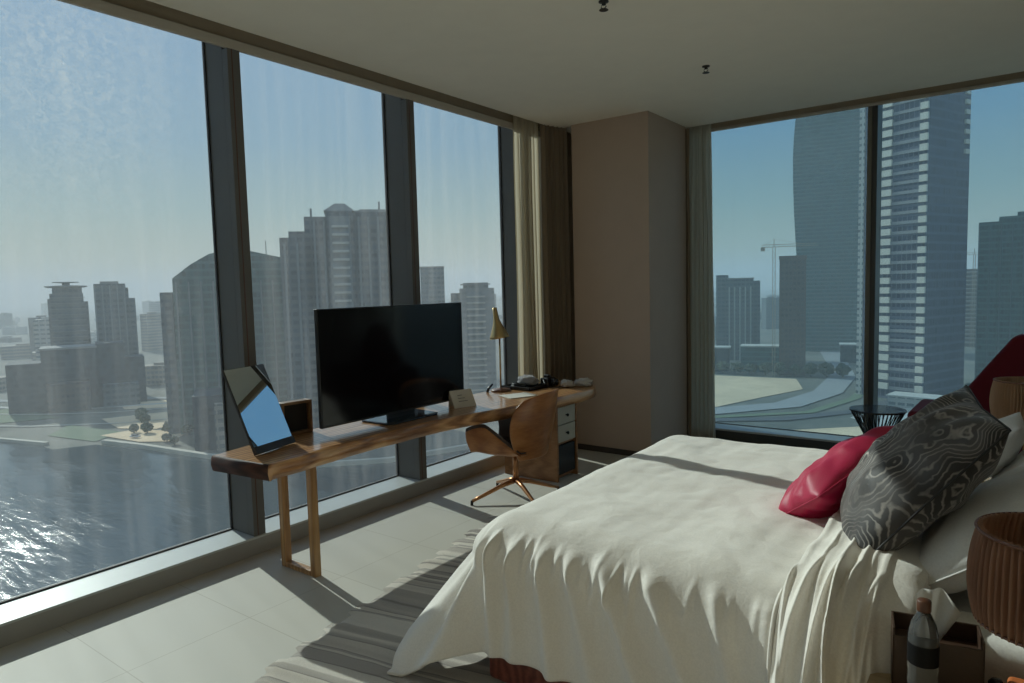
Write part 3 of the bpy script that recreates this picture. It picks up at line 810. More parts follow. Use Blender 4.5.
# orange pouch and black round thing at the very bottom right
orange = plain('orange_leather', (.50, .14, .035), .5, bump=.15, bs=60)
tag(MB().box((-.004, 2.05, NZ), (.13, 2.15, NZ + .043)).build('leather_pouch', orange, bevel=.012), 'orange leather pouch at the bottom right corner, below the pleated lamp shade', 'pouch')
tag(MB().lathe([(.0, 0), (.017, 0), (.019, .01), (.019, .032), (.012, .041), (.0, .043)], (-.026, 2.105, NZ), 24, cap=False).build('round_container', blk, smooth=True), 'small round black container left of the orange pouch', 'container')

# ------------------------------------------------------------------ SIDE TABLE, ARMCHAIR
stb = thing('wire_side_table', 'round black wire side table with hourglass shape by the back window', 'side table', (-.96, 6.42, 0))
sx_, sy_ = -.955, 6.42; ZS = .55
MB().lathe([(.0, -.012), (.20, -.012), (.214, -.006), (.214, 0), (.0, 0)], (sx_, sy_, ZS), 48, cap=False).build('table_top', plain('smoked_top', (.05, .05, .055), .18), stb, smooth=False)
for k in range(36):
    a = k * 2 * math.pi / 36; c, s_ = math.cos(a), math.sin(a); a2 = a + .15; c2, s2 = math.cos(a2), math.sin(a2)
    MB().tube([(sx_ + .21 * c, sy_ + .21 * s_, ZS - .008), (sx_ + .085 * c2, sy_ + .085 * s2, .30), (sx_ + .18 * math.cos(a2 + .15), sy_ + .18 * math.sin(a2 + .15), .006)], .0045, 6).build('wire', blk, stb)
for z, r in ((.006, .182), (ZS - .010, .212)):
    MB().tube([(sx_ + r * math.cos(q * math.pi / 24), sy_ + r * math.sin(q * math.pi / 24), z) for q in range(49)], .006, 8).build('ring', blk, stb)

ac = thing('wing_armchair', 'dark red high wing armchair in front of the back window', 'armchair', (-.1, 6.2, 0))
rv = fabric('red_wool', (.15, .006, .016), ws=10, wr=.1, sheen=.05)
Mx = None
def slab(poly, y0, y1, lean=0.0):
    """outline in xz, from y0 to y1, leaning back with height"""
    m = MB(); n = len(poly)
    vs = [(x, y0 + lean * (z - .4), z) for x, z in poly] + [(x, y1 + lean * (z - .4), z) for x, z in poly]
    m.add(vs, [tuple(range(n)), tuple(range(n, 2*n))[::-1]] + [(i, n + i, n + (i+1) % n, (i+1) % n) for i in range(n)]); return m
slab([(-.38, .30), (.42, .30), (.46, .66), (.42, .95), (.28, 1.165), (.21, 1.20), (.02, 1.20), (-.04, 1.18), (-.21, .94), (-.39, .68)], 6.36, 6.47, .14).build('backrest', rv, ac, bevel=.03)
MB().box((-.50, 5.78, .30), (.36, 6.40, .43)).build('seat', rv, ac, bevel=.05)
for x0, x1 in ((-.67, -.56), (.36, .46)):
    dx = 0
    MB().prism([(x0, 5.82), (x1, 5.80), (x1 + .16 if x0 < 0 else x1, 6.50), (x0 + .02, 6.50)] if x0 < 0 else [(x0, 5.80), (x1, 5.82), (x1, 6.50), (x0 - .16, 6.50)], .22, .655).build('armrest', rv, ac, bevel=.035)
MB().box((-.60, 5.84, .24), (.44, 6.42, .30)).build('seat_platform', rv, ac, bevel=.02)
for x in (-.5, .36):
    for y in (5.90, 6.38): MB().lathe([(.014, 0), (.022, .25)], (x, y, 0), 12).build('leg', blk, ac)

# ------------------------------------------------------------------ CITY
G = -60.0
def m_facade(name, wall, win, fh=3.4, bay=3.0, zb=.35, zt=.85, hb=.12, rough=.35, spec=.3, noise_amt=.35, vert=False):
    n = NT(name)
    tc = n.n('ShaderNodeTexCoord')
    p = n.n('ShaderNodeSeparateXYZ', {0: tc.outputs['Object']}); nn = n.n('ShaderNodeSeparateXYZ', {0: tc.outputs['Normal']})
    ax = n.math('ABSOLUTE', nn.outputs[0]); ay = n.math('ABSOLUTE', nn.outputs[1]); az = n.math('ABSOLUTE', nn.outputs[2])
    hx = n.math('MULTIPLY', p.outputs[0], n.math('GREATER_THAN', ay, ax)); hy = n.math('MULTIPLY', p.outputs[1], n.math('GREATER_THAN', ax, ay))
    h = n.math('ADD', hx, hy)
    fz = n.math('FRACT', n.math('DIVIDE', n.math('ADD', p.outputs[2], 1000 * fh), fh))
    fx = n.math('FRACT', n.math('DIVIDE', n.math('ADD', h, 500 * bay), bay))
    wz = n.math('MULTIPLY', n.math('GREATER_THAN', fz, zb), n.math('LESS_THAN', fz, zt))
    wx = n.math('MULTIPLY', n.math('GREATER_THAN', fx, hb), n.math('LESS_THAN', fx, 1 - hb))
    w = n.math('MULTIPLY', wz, wx)
    w = n.math('MULTIPLY', w, n.math('LESS_THAN', az, .5))
    cellv = n.n('ShaderNodeCombineXYZ', {0: n.math('FLOOR', n.math('DIVIDE', h, bay)), 1: n.math('FLOOR', n.math('DIVIDE', p.outputs[2], fh)), 2: nn.outputs[0]})
    wn = n.n('ShaderNodeTexWhiteNoise', {0: cellv.outputs[0]})
    winc = n.mix(n.math('MULTIPLY', wn.outputs[0], noise_amt * 2), win, tuple(min(1, x * 2.2 + .03) for x in win))
    st = n.noise(n.vec(scale=(.15, .15, .04)), 1.0, 4)
    wallc = n.mix(st, tuple(x * .8 for x in wall), tuple(min(1, x * 1.12) for x in wall))
    c = n.mix(w, wallc, winc)
    r = n.math('MULTIPLY_ADD', w, rough - .85, .85)
    return n.done(n.bsdf(c, r, 0, None, Specular_IOR_Level=spec))
F_grey = m_facade('facade_grey', (.15, .17, .175), (.035, .055, .07))
F_tan = m_facade('facade_tan', (.36, .31, .25), (.07, .08, .085), bay=2.6)
F_white = m_facade('facade_white', (.52, .50, .46), (.08, .10, .11), bay=4.0, zb=.3, zt=.7)
F_dark = m_facade('facade_dark', (.075, .09, .10), (.025, .035, .045), bay=2.2, zb=.2, zt=.92, hb=.05)
F_teal = m_facade('facade_teal', (.10, .20, .185), (.012, .06, .062), fh=3.3, bay=1.6, zb=.30, zt=.97, hb=.06, rough=.3, spec=.35)
F_blue = m_facade('facade_blue', (.15, .165, .22), (.018, .026, .055), fh=4.6, bay=2.4, zb=.25, zt=.95, hb=.10, rough=.3, spec=.3)
F_brown = m_facade('facade_brown', (.15, .115, .10), (.05, .045, .045), bay=2.4, hb=.2)
FIN = plain('grey_concrete', (.24, .26, .26), .8)
F_pale = m_facade('facade_pale', (.24, .255, .255), (.10, .12, .13), bay=4.0, zb=.3, zt=.7)
F_site = m_facade('facade_site', (.33, .24, .20), (.10, .065, .055), fh=3.6, bay=4.0, zb=.15, zt=.8, hb=.08, rough=.8)
ROOF = plain('roof_gravel', (.30, .29, .27), .9)
CONC = plain('pale_concrete', (.55, .52, .46), .8)
def at(cx, cy, ang):
    return Matrix.Translation((cx, cy, 0)) @ Matrix.Rotation(R_(ang), 4, 'Z')
def bobj(t, name, M, boxes, mat, solid=0):
    """boxes in the building's own frame; object origin at the building so facade grids line up"""
    m = MB()
    for lo, hi in boxes: m.box(lo, hi)
    me = bpy.data.meshes.new(name); me.from_pydata(m.v, [], m.f); me.update(); me.materials.append(mat)
    o = bpy.data.objects.new(name, me); C.objects.link(o); o.parent = t; return o
def building(name, label, cx, cy, ang, group=None, cat='building'):
    t = thing(name, label, cat, (cx, cy, G), R_(ang), group); return t
def hz(z): return z - G      # world height -> building frame height
def cyl_part(t, name, prof, c, mat, n=32):
    m = MB().lathe(prof, c, n); me = bpy.data.meshes.new(name); me.from_pydata(m.v, [], m.f); me.update(); me.materials.append(mat)
    o = bpy.data.objects.new(name, me); C.objects.link(o); o.parent = t; return o
def poly_part(t, name, poly, z0, z1, mat):
    m = MB().prism(poly, z0, z1); me = bpy.data.meshes.new(name); me.from_pydata(m.v, [], m.f); me.update(); me.materials.append(mat)
    o = bpy.data.objects.new(name, me); C.objects.link(o); o.parent = t; return o
def slabs(w, d, z0, z1, step, over, th=.5):
    out = []; z = z0
    while z < z1: out.append(((-w/2 - over, -d/2 - over, z), (w/2 + over, d/2 + over, z + th))); z += step
    return out

# twin towers at the left
t = building('apartment_tower', 'hazy tower with round roof canopy, left of the two twin towers', -469, 173.6, 68)
bobj(t, 'tower_body', None, [((-9, -8, 0), (8, 8, hz(5))), ((-10.2, -6, 0), (-9, 6, hz(2))), ((8, -6, 0), (10.4, 6, hz(0)))], F_grey)
bobj(t, 'balcony_slab', None, slabs(16, 16, 8, hz(4), 3.4, .8, .4), FIN)
bobj(t, 'upper_floor', None, [((-7.5, -7, hz(5)), (7.5, 7, hz(8.5)))], F_grey)
cyl_part(t, 'roof_canopy', [(9.5, 0), (11.2, .6), (11.2, 1.1), (6, 1.4)], (-.5, 0, hz(8.6)), ROOF)
cyl_part(t, 'canopy_drum', [(2, 0), (2, 1.6), (7, 1.9), (7, 2.3)], (-.5, 0, hz(9.8)), ROOF)
t = building('apartment_tower', 'hazy slab tower with stepped right side, right of the two twin towers', -458.5, 194.5, 68)
bobj(t, 'tower_body', None, [((-9.5, -8, 0), (7.5, 8, hz(10.5))), ((7.5, -7, 0), (9.0, 7, hz(8)))], F_grey)
bobj(t, 'lower_wing', None, [((9.0, -6, 0), (12.5, 6, hz(1.4)))], F_grey)
bobj(t, 'pier', None, [((x, -8.6, 0), (x + .8, -8, hz(9.5))) for x in (-9.4, -5.4, -1.4, 2.6, 6.4)], FIN)
bobj(t, 'roof_plant', None, [((-6, -5, hz(10.5)), (4, 5, hz(12)))], ROOF)
t = building('podium_block', 'wide dark low block at the foot of the twin towers', -432, 166, 68)
bobj(t, 'podium_body', None, [((-36, -10, 0), (-20, 12, hz(-33))), ((-20, -12, 0), (6, 12, hz(-26))), ((6, -10, 0), (20, 14, hz(-24))), ((20, -8, 0), (30, 12, hz(-33)))], F_dark)
bobj(t, 'front_hall', None, [((-18, -20, 0), (2, -12, hz(-44)))], F_brown)
bobj(t, 'side_hall', None, [((8, -18, 0), (26, -10, hz(-47)))], F_grey)
bobj(t, 'roof_ledge', None, [((-20.6, -12.6, hz(-26)), (6.6, 12.6, hz(-25)))], ROOF)
# domed tower
t = building('domed_tower', 'large hazy tower with faceted rounded top behind the first window post', -299.5, 175.6, 60)
prof = [(-20, 9.5), (-12.5, 15.5), (-5, 20), (4, 22.5), (13, 21.3), (25.5, 18.5)]
m = MB(); pts = [(-20.5, 0)] + [(x, hz(z)) for x, z in prof] + [(26, 0)]
n = len(pts); m.add([(x, -13, z) for x, z in pts] + [(x, 13, z) for x, z in pts], [tuple(range(n))[::-1], tuple(range(n, 2*n))] + [(i, (i+1) % n, n + (i+1) % n, n + i) for i in range(n)])
me = bpy.data.meshes.new('tower_body'); me.from_pydata(m.v, [], m.f); me.materials.append(F_teal); o = bpy.data.objects.new('tower_body', me); C.objects.link(o); o.parent = t
bobj(t, 'side_wing', None, [((-25.5, -10, 0), (-20.5, 10, hz(3.5)))], F_grey)
bobj(t, 'facade_fin', None, [((x, -13.8, 0), (x + .7, -13, hz(8))) for x in (-19, -14, -9, -4, 1, 6, 11, 16, 21)], FIN)
bobj(t, 'mast', None, [((20, 0, hz(18)), (20.4, .4, hz(27)))], ROOF)
t = building('waterfront_block', 'blocky building by the water below the domed tower', -264, 156, 58)
bobj(t, 'block_body', None, [((-14, -12, 0), (12, 12, hz(-38))), ((12, -9, 0), (24, 14, hz(-47)))], F_dark)
bobj(t, 'pale_wing', None, [((-6, -16, 0), (10, -12, hz(-41)))], F_tan)
# stepped complex
t = building('stepped_tower', 'massive stepped apartment tower seen through the middle window', -239, 197, 50)
def sx(l): return l
segs = [((-24.5, -10), 24.5, -14), ((-21, -10), 27.2, -12), ((-14.5, -4), 33, -14), ((-5.5, 5), 35.2, -16), ((5, 21), 35.0, -14), ((21, 30), 30.2, -12)]
bobj(t, 'tower_body', None, [((a, y, 0), (b, 14, hz(z))) for (a, b), z, y in segs], F_grey)
bobj(t, 'central_bay', None, [((-4.5, -17.2, 0), (4, -16, hz(33)))], F_pale)
bobj(t, 'balcony_slab', None, [((-3.5, -18.4, hz(-50) + k * 3.4), (3.2, -16.6, hz(-50) + k * 3.4 + .9)) for k in range(24)], CONC)
m = MB(); m.add([(-6.5, -16, hz(35.2)), (6, -16, hz(35.2)), (2, -14, hz(38.4)), (-2, -14, hz(38.4)), (-6.5, 10, hz(35.2)), (6, 10, hz(35.2)), (2, 8, hz(38.4)), (-2, 8, hz(38.4))], [(0, 1, 2, 3), (5, 4, 7, 6), (4, 0, 3, 7), (1, 5, 6, 2), (3, 2, 6, 7), (0, 4, 5, 1)])
me = bpy.data.meshes.new('gable_roof'); me.from_pydata(m.v, [], m.f); me.materials.append(ROOF); o = bpy.data.objects.new('gable_roof', me); C.objects.link(o); o.parent = t
bobj(t, 'barrel_roof', None, [((6, -10, hz(35)), (20, 10, hz(36))), ((8, -9, hz(36)), (19, 9, hz(36.6)))], ROOF)
bobj(t, 'rooftop_mast', None, [((-12.3, -8, hz(32)), (-11.5, -7.2, hz(37)))], ROOF)
bobj(t, 'rooftop_mast', None, [((16, -8, hz(35)), (16.8, -7.2, hz(40)))], ROOF)
bobj(t, 'facade_pier', None, [((x, y - .8, 0), (x + .8, y, hz(z))) for x, y, z in ((-23, -14, 22), (-18, -14, 22), (-11, -14, 31), (-7, -14, 31), (7, -14, 33), (11, -14, 33), (15, -14, 33), (19, -14, 33), (24, -12, 28), (28, -12, 28))], FIN)
# towers in third window
t = building('office_tower', 'plain hazy tower just right of the second window post', -345, 366, 45)
bobj(t, 'tower_body', None, [((-8.4, -9, 0), (8.4, 9, hz(17.6)))], F_grey)
bobj(t, 'roof_parapet', None, [((-8.8, -9.4, hz(17.6)), (8.8, 9.4, hz(18.4)))], ROOF)
t = building('residential_tower', 'pale hazy tower with flat cap behind the brass lamp', -243.5, 292.5, 42)
bobj(t, 'tower_body', None, [((-8.6, -9, 0), (10, 9, hz(2)))], F_pale)
bobj(t, 'side_wing', None, [((-13.5, -7, 0), (-8.6, 9, hz(-.5)))], F_grey)
bobj(t, 'upper_floor', None, [((-6.5, -7, hz(2)), (7, 7, hz(5))), ((-8, -8, hz(3.8)), (8, 8, hz(4.4)))], F_pale)
bobj(t, 'balcony_slab', None, [((-5, -10.4, 6 + k * 3.4), (5, -9, 6 + k * 3.4 + .9)) for k in range(16)], CONC)

# right window
t = building('residential_block', 'hazy pale block beside the grey curtain in the back window', -183.5, 549.6, 18)
bobj(t, 'tower_body', None, [((-16, -10, 0), (-7, 10, hz(7.5))), ((-7, -12, 0), (12, 10, hz(4.0))), ((12, -10, 0), (17, 9, hz(2.5)))], F_grey)
bobj(t, 'pier', None, [((x, -13, 0), (x + 1.0, -12, hz(-2))) for x in (-6.5, -2.5, 1.5, 5.5, 9.5)], CONC)
bobj(t, 'roof_ledge', None, [((-7.5, -12.6, hz(4)), (12.5, 10, hz(5)))], ROOF)
t = building('brown_tower', 'slim brown tower left of the green glass tower', -121, 471.5, 14)
bobj(t, 'tower_body', None, [((-8, -8, 0), (8, 8, hz(15.5)))], F_brown)
bobj(t, 'roof_parapet', None, [((-8.3, -8.3, hz(15.5)), (8.3, 8.3, hz(17.8)))], plain('brown_parapet', (.17, .12, .10), .8))
# green glass tower, flaring towards its top
t = building('green_glass_tower', 'tall green glass tower with curved left edge in the back window', -133, 649, 12)
m = MB(); NL = 40
def gfn(u, v):
    z = v * 215.0; zz = v
    xl = -23.5 - 9.0 * math.sin(min(1, zz * 1.25) * math.pi / 2) ** 1.3
    if v > .75: xl += 4 * ((v - .75) / .25) ** 2
    xr = 32
    loop = [(xl, -16), (xr, -16), (xr, 16), (xl, 16)]
    return loop
vs = []; fs = []
for j in range(NL + 1):
    for (x, y) in gfn(0, j / NL): vs.append((x, y, 215.0 * j / NL))
for j in range(NL):
    for i in range(4):
        k = (i+1) % 4; fs.append((j*4+i, j*4+k, (j+1)*4+k, (j+1)*4+i))
fs.append((NL*4, NL*4+1, NL*4+2, NL*4+3))
me = bpy.data.meshes.new('glass_body'); me.from_pydata(vs, [], fs); me.materials.append(F_teal); o = bpy.data.objects.new('glass_body', me); C.objects.link(o); o.parent = t
bands = MB()
for k in range(62):
    z = 4 + k * 3.3; v = z / 215.0; lp = gfn(0, v)
    bands.box((lp[0][0] - .1, -16.35, z), (32.1, -16, z + .55))
me = bpy.data.meshes.new('floor_band'); me.from_pydata(bands.v, [], bands.f); me.materials.append(plain('green_spandrel', (.16, .21, .205), .4)); o = bpy.data.objects.new('floor_band', me); C.objects.link(o); o.parent = t
# striped tower
t = building('striped_tower', 'very tall tower with cream balconies and dark side, right of the window post', -45.6, 412, -22)
W1, D1 = 36.0, 40.0
bobj(t, 'tower_body', None, [((-17, -20, 0), (16, 20, hz(104)))], F_blue)
CREAM = plain('cream_cladding', (.88, .78, .64), .7)
nb = [];
k = 0
while 5 + k * 4.9 < hz(102):
    z = 5 + k * 4.9
    nb.append(((-8.0, -21.2, z), (-.6, -20, z + 3.1))); nb.append(((13.0, -21.2, z), (16.6, -20, z + 3.1))); k += 1
bobj(t, 'balcony_panel', None, nb, CREAM)
bobj(t, 'spandrel_band', None, [((-.6, -20.6, 5 + q * 4.9), (13.0, -20, 5 + q * 4.9 + 1.5)) for q in range(k)], plain('grey_band', (.33, .32, .32), .6))
bobj(t, 'corner_column', None, [((-17.8, -20.8, 0), (-15.0, -12, hz(104)))], F_white)
bobj(t, 'side_balcony', None, [((16, 14, 6 + q * 4.9), (17, 18, 6 + q * 4.9 + 2.2)) for q in range(k - 9, k)], CREAM)
# right teal tower
t = building('teal_tower', 'dark teal tower with jagged roof at the right edge of the back window', 3, 474, -4)
bobj(t, 'tower_body', None, [((-22, -16, 0), (-13, 16, hz(31))), ((-13, -15, 0), (-5, 16, hz(33.5))), ((-5, -15, 0), (6, 16, hz(35.5))), ((6, -15, 0), (26, 16, hz(38)))], F_teal)
bobj(t, 'facade_fin', None, [((x, -16.6, 0), (x + .5, -15, hz(30))) for x in (-22, -17, -12, -7, -2, 3, 8, 13)], plain('teal_fin', (.10, .16, .17), .5))
t = building('unfinished_building', 'reddish unfinished concrete building between two towers, with crane above', -31.9, 725.5, 2)
bobj(t, 'concrete_frame', None, [((-12, -9, 0), (0, 9, hz(8))), ((0, -11, 0), (8, 9, hz(-6)))], F_site)
bobj(t, 'floor_slab', None, [((-13, -10, 4 + q * 3.6), (1, 10, 4 + q * 3.6 + .6)) for q in range(18)], CONC)
bobj(t, 'white_bay', None, [((0.2, -12, 6), (5, -11, hz(-8)))], F_white)
def crane(cx, cy, ang, ztop, l1, l2, label):
    t = thing('tower_crane', label, 'crane', (cx, cy, G), R_(ang)); mt = plain('crane_steel', (.42, .34, .24), .6)
    m = MB(); H = hz(ztop)
    for sx_ in (-.8, .8):
        for sy_ in (-.8, .8): m.tube([(sx_, sy_, 0), (sx_, sy_, H)], .16, 6)
    z = 0; k = 0
    while z < H - 3: m.tube([(-.8 if k % 2 else .8, -.8, z), (.8 if k % 2 else -.8, -.8, z + 3)], .10, 5); m.tube([(-.8, -.8 if k % 2 else .8, z), (-.8, .8 if k % 2 else -.8, z + 3)], .10, 5); z += 3; k += 1
    def p(nm, mb):
        me = bpy.data.meshes.new(nm); me.from_pydata(mb.v, [], mb.f); me.materials.append(mt); o = bpy.data.objects.new(nm, me); C.objects.link(o); o.parent = t
    p('mast', m)
    j = MB(); j.tube([(-l1, 0, H), (l2, 0, H)], .22, 6); j.tube([(-l1, 0, H + 1.6), (l2 * .96, 0, H + 1.3)], .18, 6)
    for q in range(int((l1 + l2) / 2)): j.tube([(-l1 + 2*q, 0, H), (-l1 + 2*q + 1, 0, H + 1.5)], .09, 4)
    p('jib', j)
    c = MB().box((-l1 - .5, -.9, H - 2.4), (-l1 + 2, .9, H)); p('counterweight', c)
    a = MB().tube([(0, 0, H), (0, 0, H + 5)], .25, 6).tube([(0, 0, H + 5), (-l1 + 1, 0, H + 1)], .07, 4).tube([(0, 0, H + 5), (l2 * .7, 0, H + 1)], .07, 4); p('apex', a)
crane(-128, 453.7, 14, 23.5, 7.5, 26, 'tower crane beside the slim brown tower')
crane(-33, 700, 10, 20, 8, 28, 'distant tower crane above the unfinished building')
# lower buildings
lows = [(-176, 470, 18, 26, 12, 16, F_dark, 'long dark green low building behind the sand lot', ), (-140, 482, 14, 34, 14, 17, F_teal, 'low glass fronted block left of the green tower foot'),
        (-98, 560, 12, 22, 14, 13, F_dark, 'dark low block at the foot of the green tower'), (-204, 498, 20, 22, 10, 12, F_tan, 'tan low building near the grey curtain'),
        (-30, 372, -10, 40, 12, 5, F_white, 'long pale low building at the foot of the striped tower'), (-2, 470, -4, 16, 10, 12, F_white, 'small pale house at the right edge below the teal tower')]
for cx, cy, an, w, d, h, fm, lb in lows:
    t = building('low_building', lb, cx, cy, an)
    bobj(t, 'building_body', None, [((-w/2, -d/2, 0), (w/2, d/2, h))], fm)
    bobj(t, 'flat_roof', None, [((-w/2 - .6, -d/2 - .6, h), (w/2 + .6, d/2 + .6, h + .8))], CONC)

# ground, water, roads
def m_ground():
    n = NT('city_ground'); v = n.vec('Object')
    a = n.noise(v, .004, 6, .6, .5); b = n.noise(v, .02, 6, .65); c_ = n.noise(v, .12, 4)
    blocks = n.n('ShaderNodeTexVoronoi', {'Vector': v, 'Scale': .018}); 
    c = n.ramp(a, [(.3, (.16, .17, .15)), (.45, (.26, .25, .21)), (.55, (.38, .33, .25)), (.7, (.22, .23, .20))])
    c = n.mix(n.ramp(b, [(.42, 0.0), (.55, .85)]), c, (.10, .125, .10))
    c = n.mix(.35, c, n.ramp(blocks.outputs[1], [(.0, (.15, .15, .15)), (1.0, (.50, .46, .40))]))
    c = n.mix(n.ramp(c_, [(.45, 0.0), (.7, .4)]), c, (.40, .37, .32))
    c = n.mix(1.0, c, (.55, .56, .53), 'MULTIPLY')
    return n.done(n.bsdf(c, .95))
gm = MB().prism([(-7500, -1000), (-20, -1000), (-20, -20), (3500, -20), (3500, 7500), (-7500, 7500)][:0] or [(-7500, -1500), (2500, -1500), (2500, 7500), (-7500, 7500)], G - 1.2, G)
# cut: the water basin is a polygon slightly above
tag(gm.build('city_ground', m_ground()), kind='structure')
def m_water():
    n = NT('water'); v = n.vec('Object', scale=(1, 1, 1))
    w1 = n.noise(n.vec('Object', scale=(.30, 1.0, 1), rot=(0, 0, .12)), .55, 6, .62, .5)
    wv = n.n('ShaderNodeTexWave', {'Vector': n.vec('Object', rot=(0, 0, .10)), 'Scale': .035, 'Distortion': 9.0, 'Detail': 3.0, 'Detail Scale': .5, 'Detail Roughness': .6}, bands_direction='Y')
    mask = n.ramp(n.noise(v, .022, 3, .6), [(.40, .25), (.62, 1.0)])
    h = n.math('MULTIPLY', n.math('ADD', n.math('MULTIPLY', w1, 1.6), n.math('MULTIPLY', wv.outputs[0], .8)), mask)
    nm = n.bump(h, .19, .9)
    return n.done(n.bsdf((.030, .050, .060), .12, 0, nm, IOR=1.333, Specular_IOR_Level=.5))
wp = [(-20, 20), (-20, 150), (-90, 260), (-150, 236), (-166, 205), (-180, 165), (-201, 143), (-246, 133), (-285, 128), (-312, 122), (-318, 108), (-345, 108), (-420, 80), (-600, -20), (-600, -400), (-20, -400)]
wat = MB().prism(wp, G + .02, G + .08).build('canal_water', m_water())
tag(wat, 'grey blue water basin with sun glitter below the tall windows', 'water', kind='stuff')
# promenade edge
def ribbon(name, pts, w, z, mat, label, cat, group=None, th=.12):
    m = MB(); pts = [Vector(p) for p in pts]; L = []; Rr = []
    for i, p in enumerate(pts):
        t_ = (pts[min(i+1, len(pts)-1)] - pts[max(i-1, 0)]).normalized(); n_ = Vector((-t_.y, t_.x)); L.append(p + n_ * w/2); Rr.append(p - n_ * w/2)
    m.prism([tuple(q) for q in L] + [tuple(q) for q in Rr[::-1]], z, z + th)
    return tag(m.build(name, mat), label, cat, group)
ribbon('quay_wall', [(-96, 262), (-152, 238), (-168, 206), (-182, 167), (-203, 145), (-247, 135), (-287, 130), (-312, 125)], 2.2, G, plain('quay_stone', (.52, .47, .38), .85), 'pale stone quay along the far side of the water', 'quay', th=1.6)
ribbon('quay_wall', [(-330, 110), (-368, 100), (-420, 84)], 2.0, G, plain('quay_stone2', (.52, .47, .38), .85), 'short pale quay section at the left edge of the window', 'quay', th=1.4)
ASPH = plain('asphalt', (.30, .30, .29), .9, vs=.05); SAND = plain('sand', (.72, .53, .33), .95, var=.15, vs=.06); PAV = plain('pavement', (.48, .46, .42), .9, vs=.1); DKA = plain('dark_asphalt', (.08, .085, .095), .9, vs=.05); GRASSM = plain('verge', (.15, .19, .11), .95, vs=.1)
def patch(name, poly, z, mat, label, cat):
    return tag(MB().prism(poly, z, z + .1).build(name, mat), label, cat)
ribbon('city_road', [(-640, 60), (-520, 120), (-424, 150), (-405, 178), (-380, 215), (-330, 270)], 4.5, G + .3, PAV, 'pale curved road beyond the water, below the twin towers', 'road')
ribbon('city_road', [(-640, 90), (-500, 145), (-440, 185), (-400, 215)], 7, G + .32, ASPH, 'narrow grey road running behind the pale curved road', 'road')
patch('sand_lot', [(-375, 150), (-365, 178), (-330, 175), (-322, 152), (-340, 143)], G + .25, SAND, 'sandy building lot between road and dark waterfront block', 'sand lot')
patch('sand_lot', [(-330, 131), (-300, 134), (-288, 142), (-300, 155), (-330, 148)], G + .25, SAND, 'sandy strip directly behind the pale quay', 'sand lot')
patch('sand_lot', [(-420, 178), (-395, 215), (-370, 235), (-360, 205), (-395, 170)], G + .25, SAND, 'far sandy strip right of the podium block', 'sand lot')
patch('grass_plot', [(-352, 118), (-318, 124), (-330, 140), (-372, 134)], G + .22, GRASSM, 'dull green plot behind the short quay section', 'grass')
patch('grass_plot', [(-470, 110), (-410, 118), (-400, 140), (-460, 140)], G + .22, GRASSM, 'dull green plot left of the sandy lots beyond the water', 'grass')
ribbon('white_kerb', [(-560, 70), (-470, 112), (-420, 138), (-392, 160), (-372, 190)], 1.4, G + .45, CONC, 'thin pale kerb line along the far road beyond the water', 'kerb')
ribbon('white_kerb', [(-520, 60), (-430, 98), (-385, 122), (-352, 150), (-340, 172)], 1.2, G + .45, CONC, 'thin pale kerb line nearer the water', 'kerb')
# right window ground
patch('sand_lot', [(-175, 440), (-112, 446), (-98, 405), (-110, 365), (-125, 310), (-190, 300), (-260, 380)], G + .25, SAND, 'large sandy lot below the grey curtain in the back window', 'sand lot')
patch('sand_lot', [(-140, 262), (-84, 282), (-52, 312), (-40, 300), (-60, 200), (-120, 200)], G + .25, SAND, 'sandy ground in the lower part of the back window', 'sand lot')
ribbon('city_road', [(-220, 250), (-160, 272), (-118, 290), (-84, 312), (-62, 345), (-50, 385), (-45, 430)], 7, G + .4, DKA, 'dark slip road curving across the back window', 'road')
ribbon('city_road', [(-230, 275), (-160, 292), (-118, 315), (-92, 350), (-84, 400), (-90, 470), (-112, 560), (-150, 700)], 15, G + .35, ASPH, 'wide grey highway curving away towards the green tower', 'road')
ribbon('grass_verge', [(-225, 265), (-160, 283), (-112, 302), (-78, 335), (-68, 385), (-70, 450)], 5, G + .3, GRASSM, 'thin green verge between the two curving roads', 'verge')
patch('paved_yard', [(-60, 330), (-44, 310), (10, 310), (20, 365), (-50, 362)], G + .3, PAV, 'pale paved yard in front of the striped tower', 'yard')
ribbon('yard_fence', [(-60, 352), (-30, 356), (0, 352)], .5, G, CONC, 'low pale fence across the yard below the striped tower', 'fence', th=2.2)
# parked cars (tiny)
carb = plain('car_white', (.6, .6, .6), .3); card_ = plain('car_dark', (.06, .07, .09), .3)
for i, (x, y, a, mt, lb) in enumerate([(-310, 137, 20, carb, 'white car parked on the sand behind the quay'), (-133, 327, 40, carb, 'tiny white car at the edge of the large sandy lot'), (-125, 300, 30, carb, 'tiny white car on the slip road'),
                                 (-28, 340, 5, card_, 'dark car in the paved yard, left one'), (-20, 341, 5, carb, 'white car in the paved yard, middle one'), (-12, 342, 5, card_, 'dark car in the paved yard, right one')]):
    t = thing('parked_car', lb, 'car', (x, y, G + .4), R_(a))
    m = MB().prism([(-2.2, -.9), (2.2, -.9), (2.2, .9), (-2.2, .9)], .35, .95); 
    for nm, mb_, mm_ in (('car_body', m, mt), ('car_cabin', MB().box((-1.2, -.8, .95), (1.1, .8, 1.5)), card_), ('wheels', None, None)):
        if mb_ is None: continue
        me = bpy.data.meshes.new(nm); me.from_pydata(mb_.v, [], mb_.f); me.materials.append(mm_); o = bpy.data.objects.new(nm, me); C.objects.link(o); o.parent = t
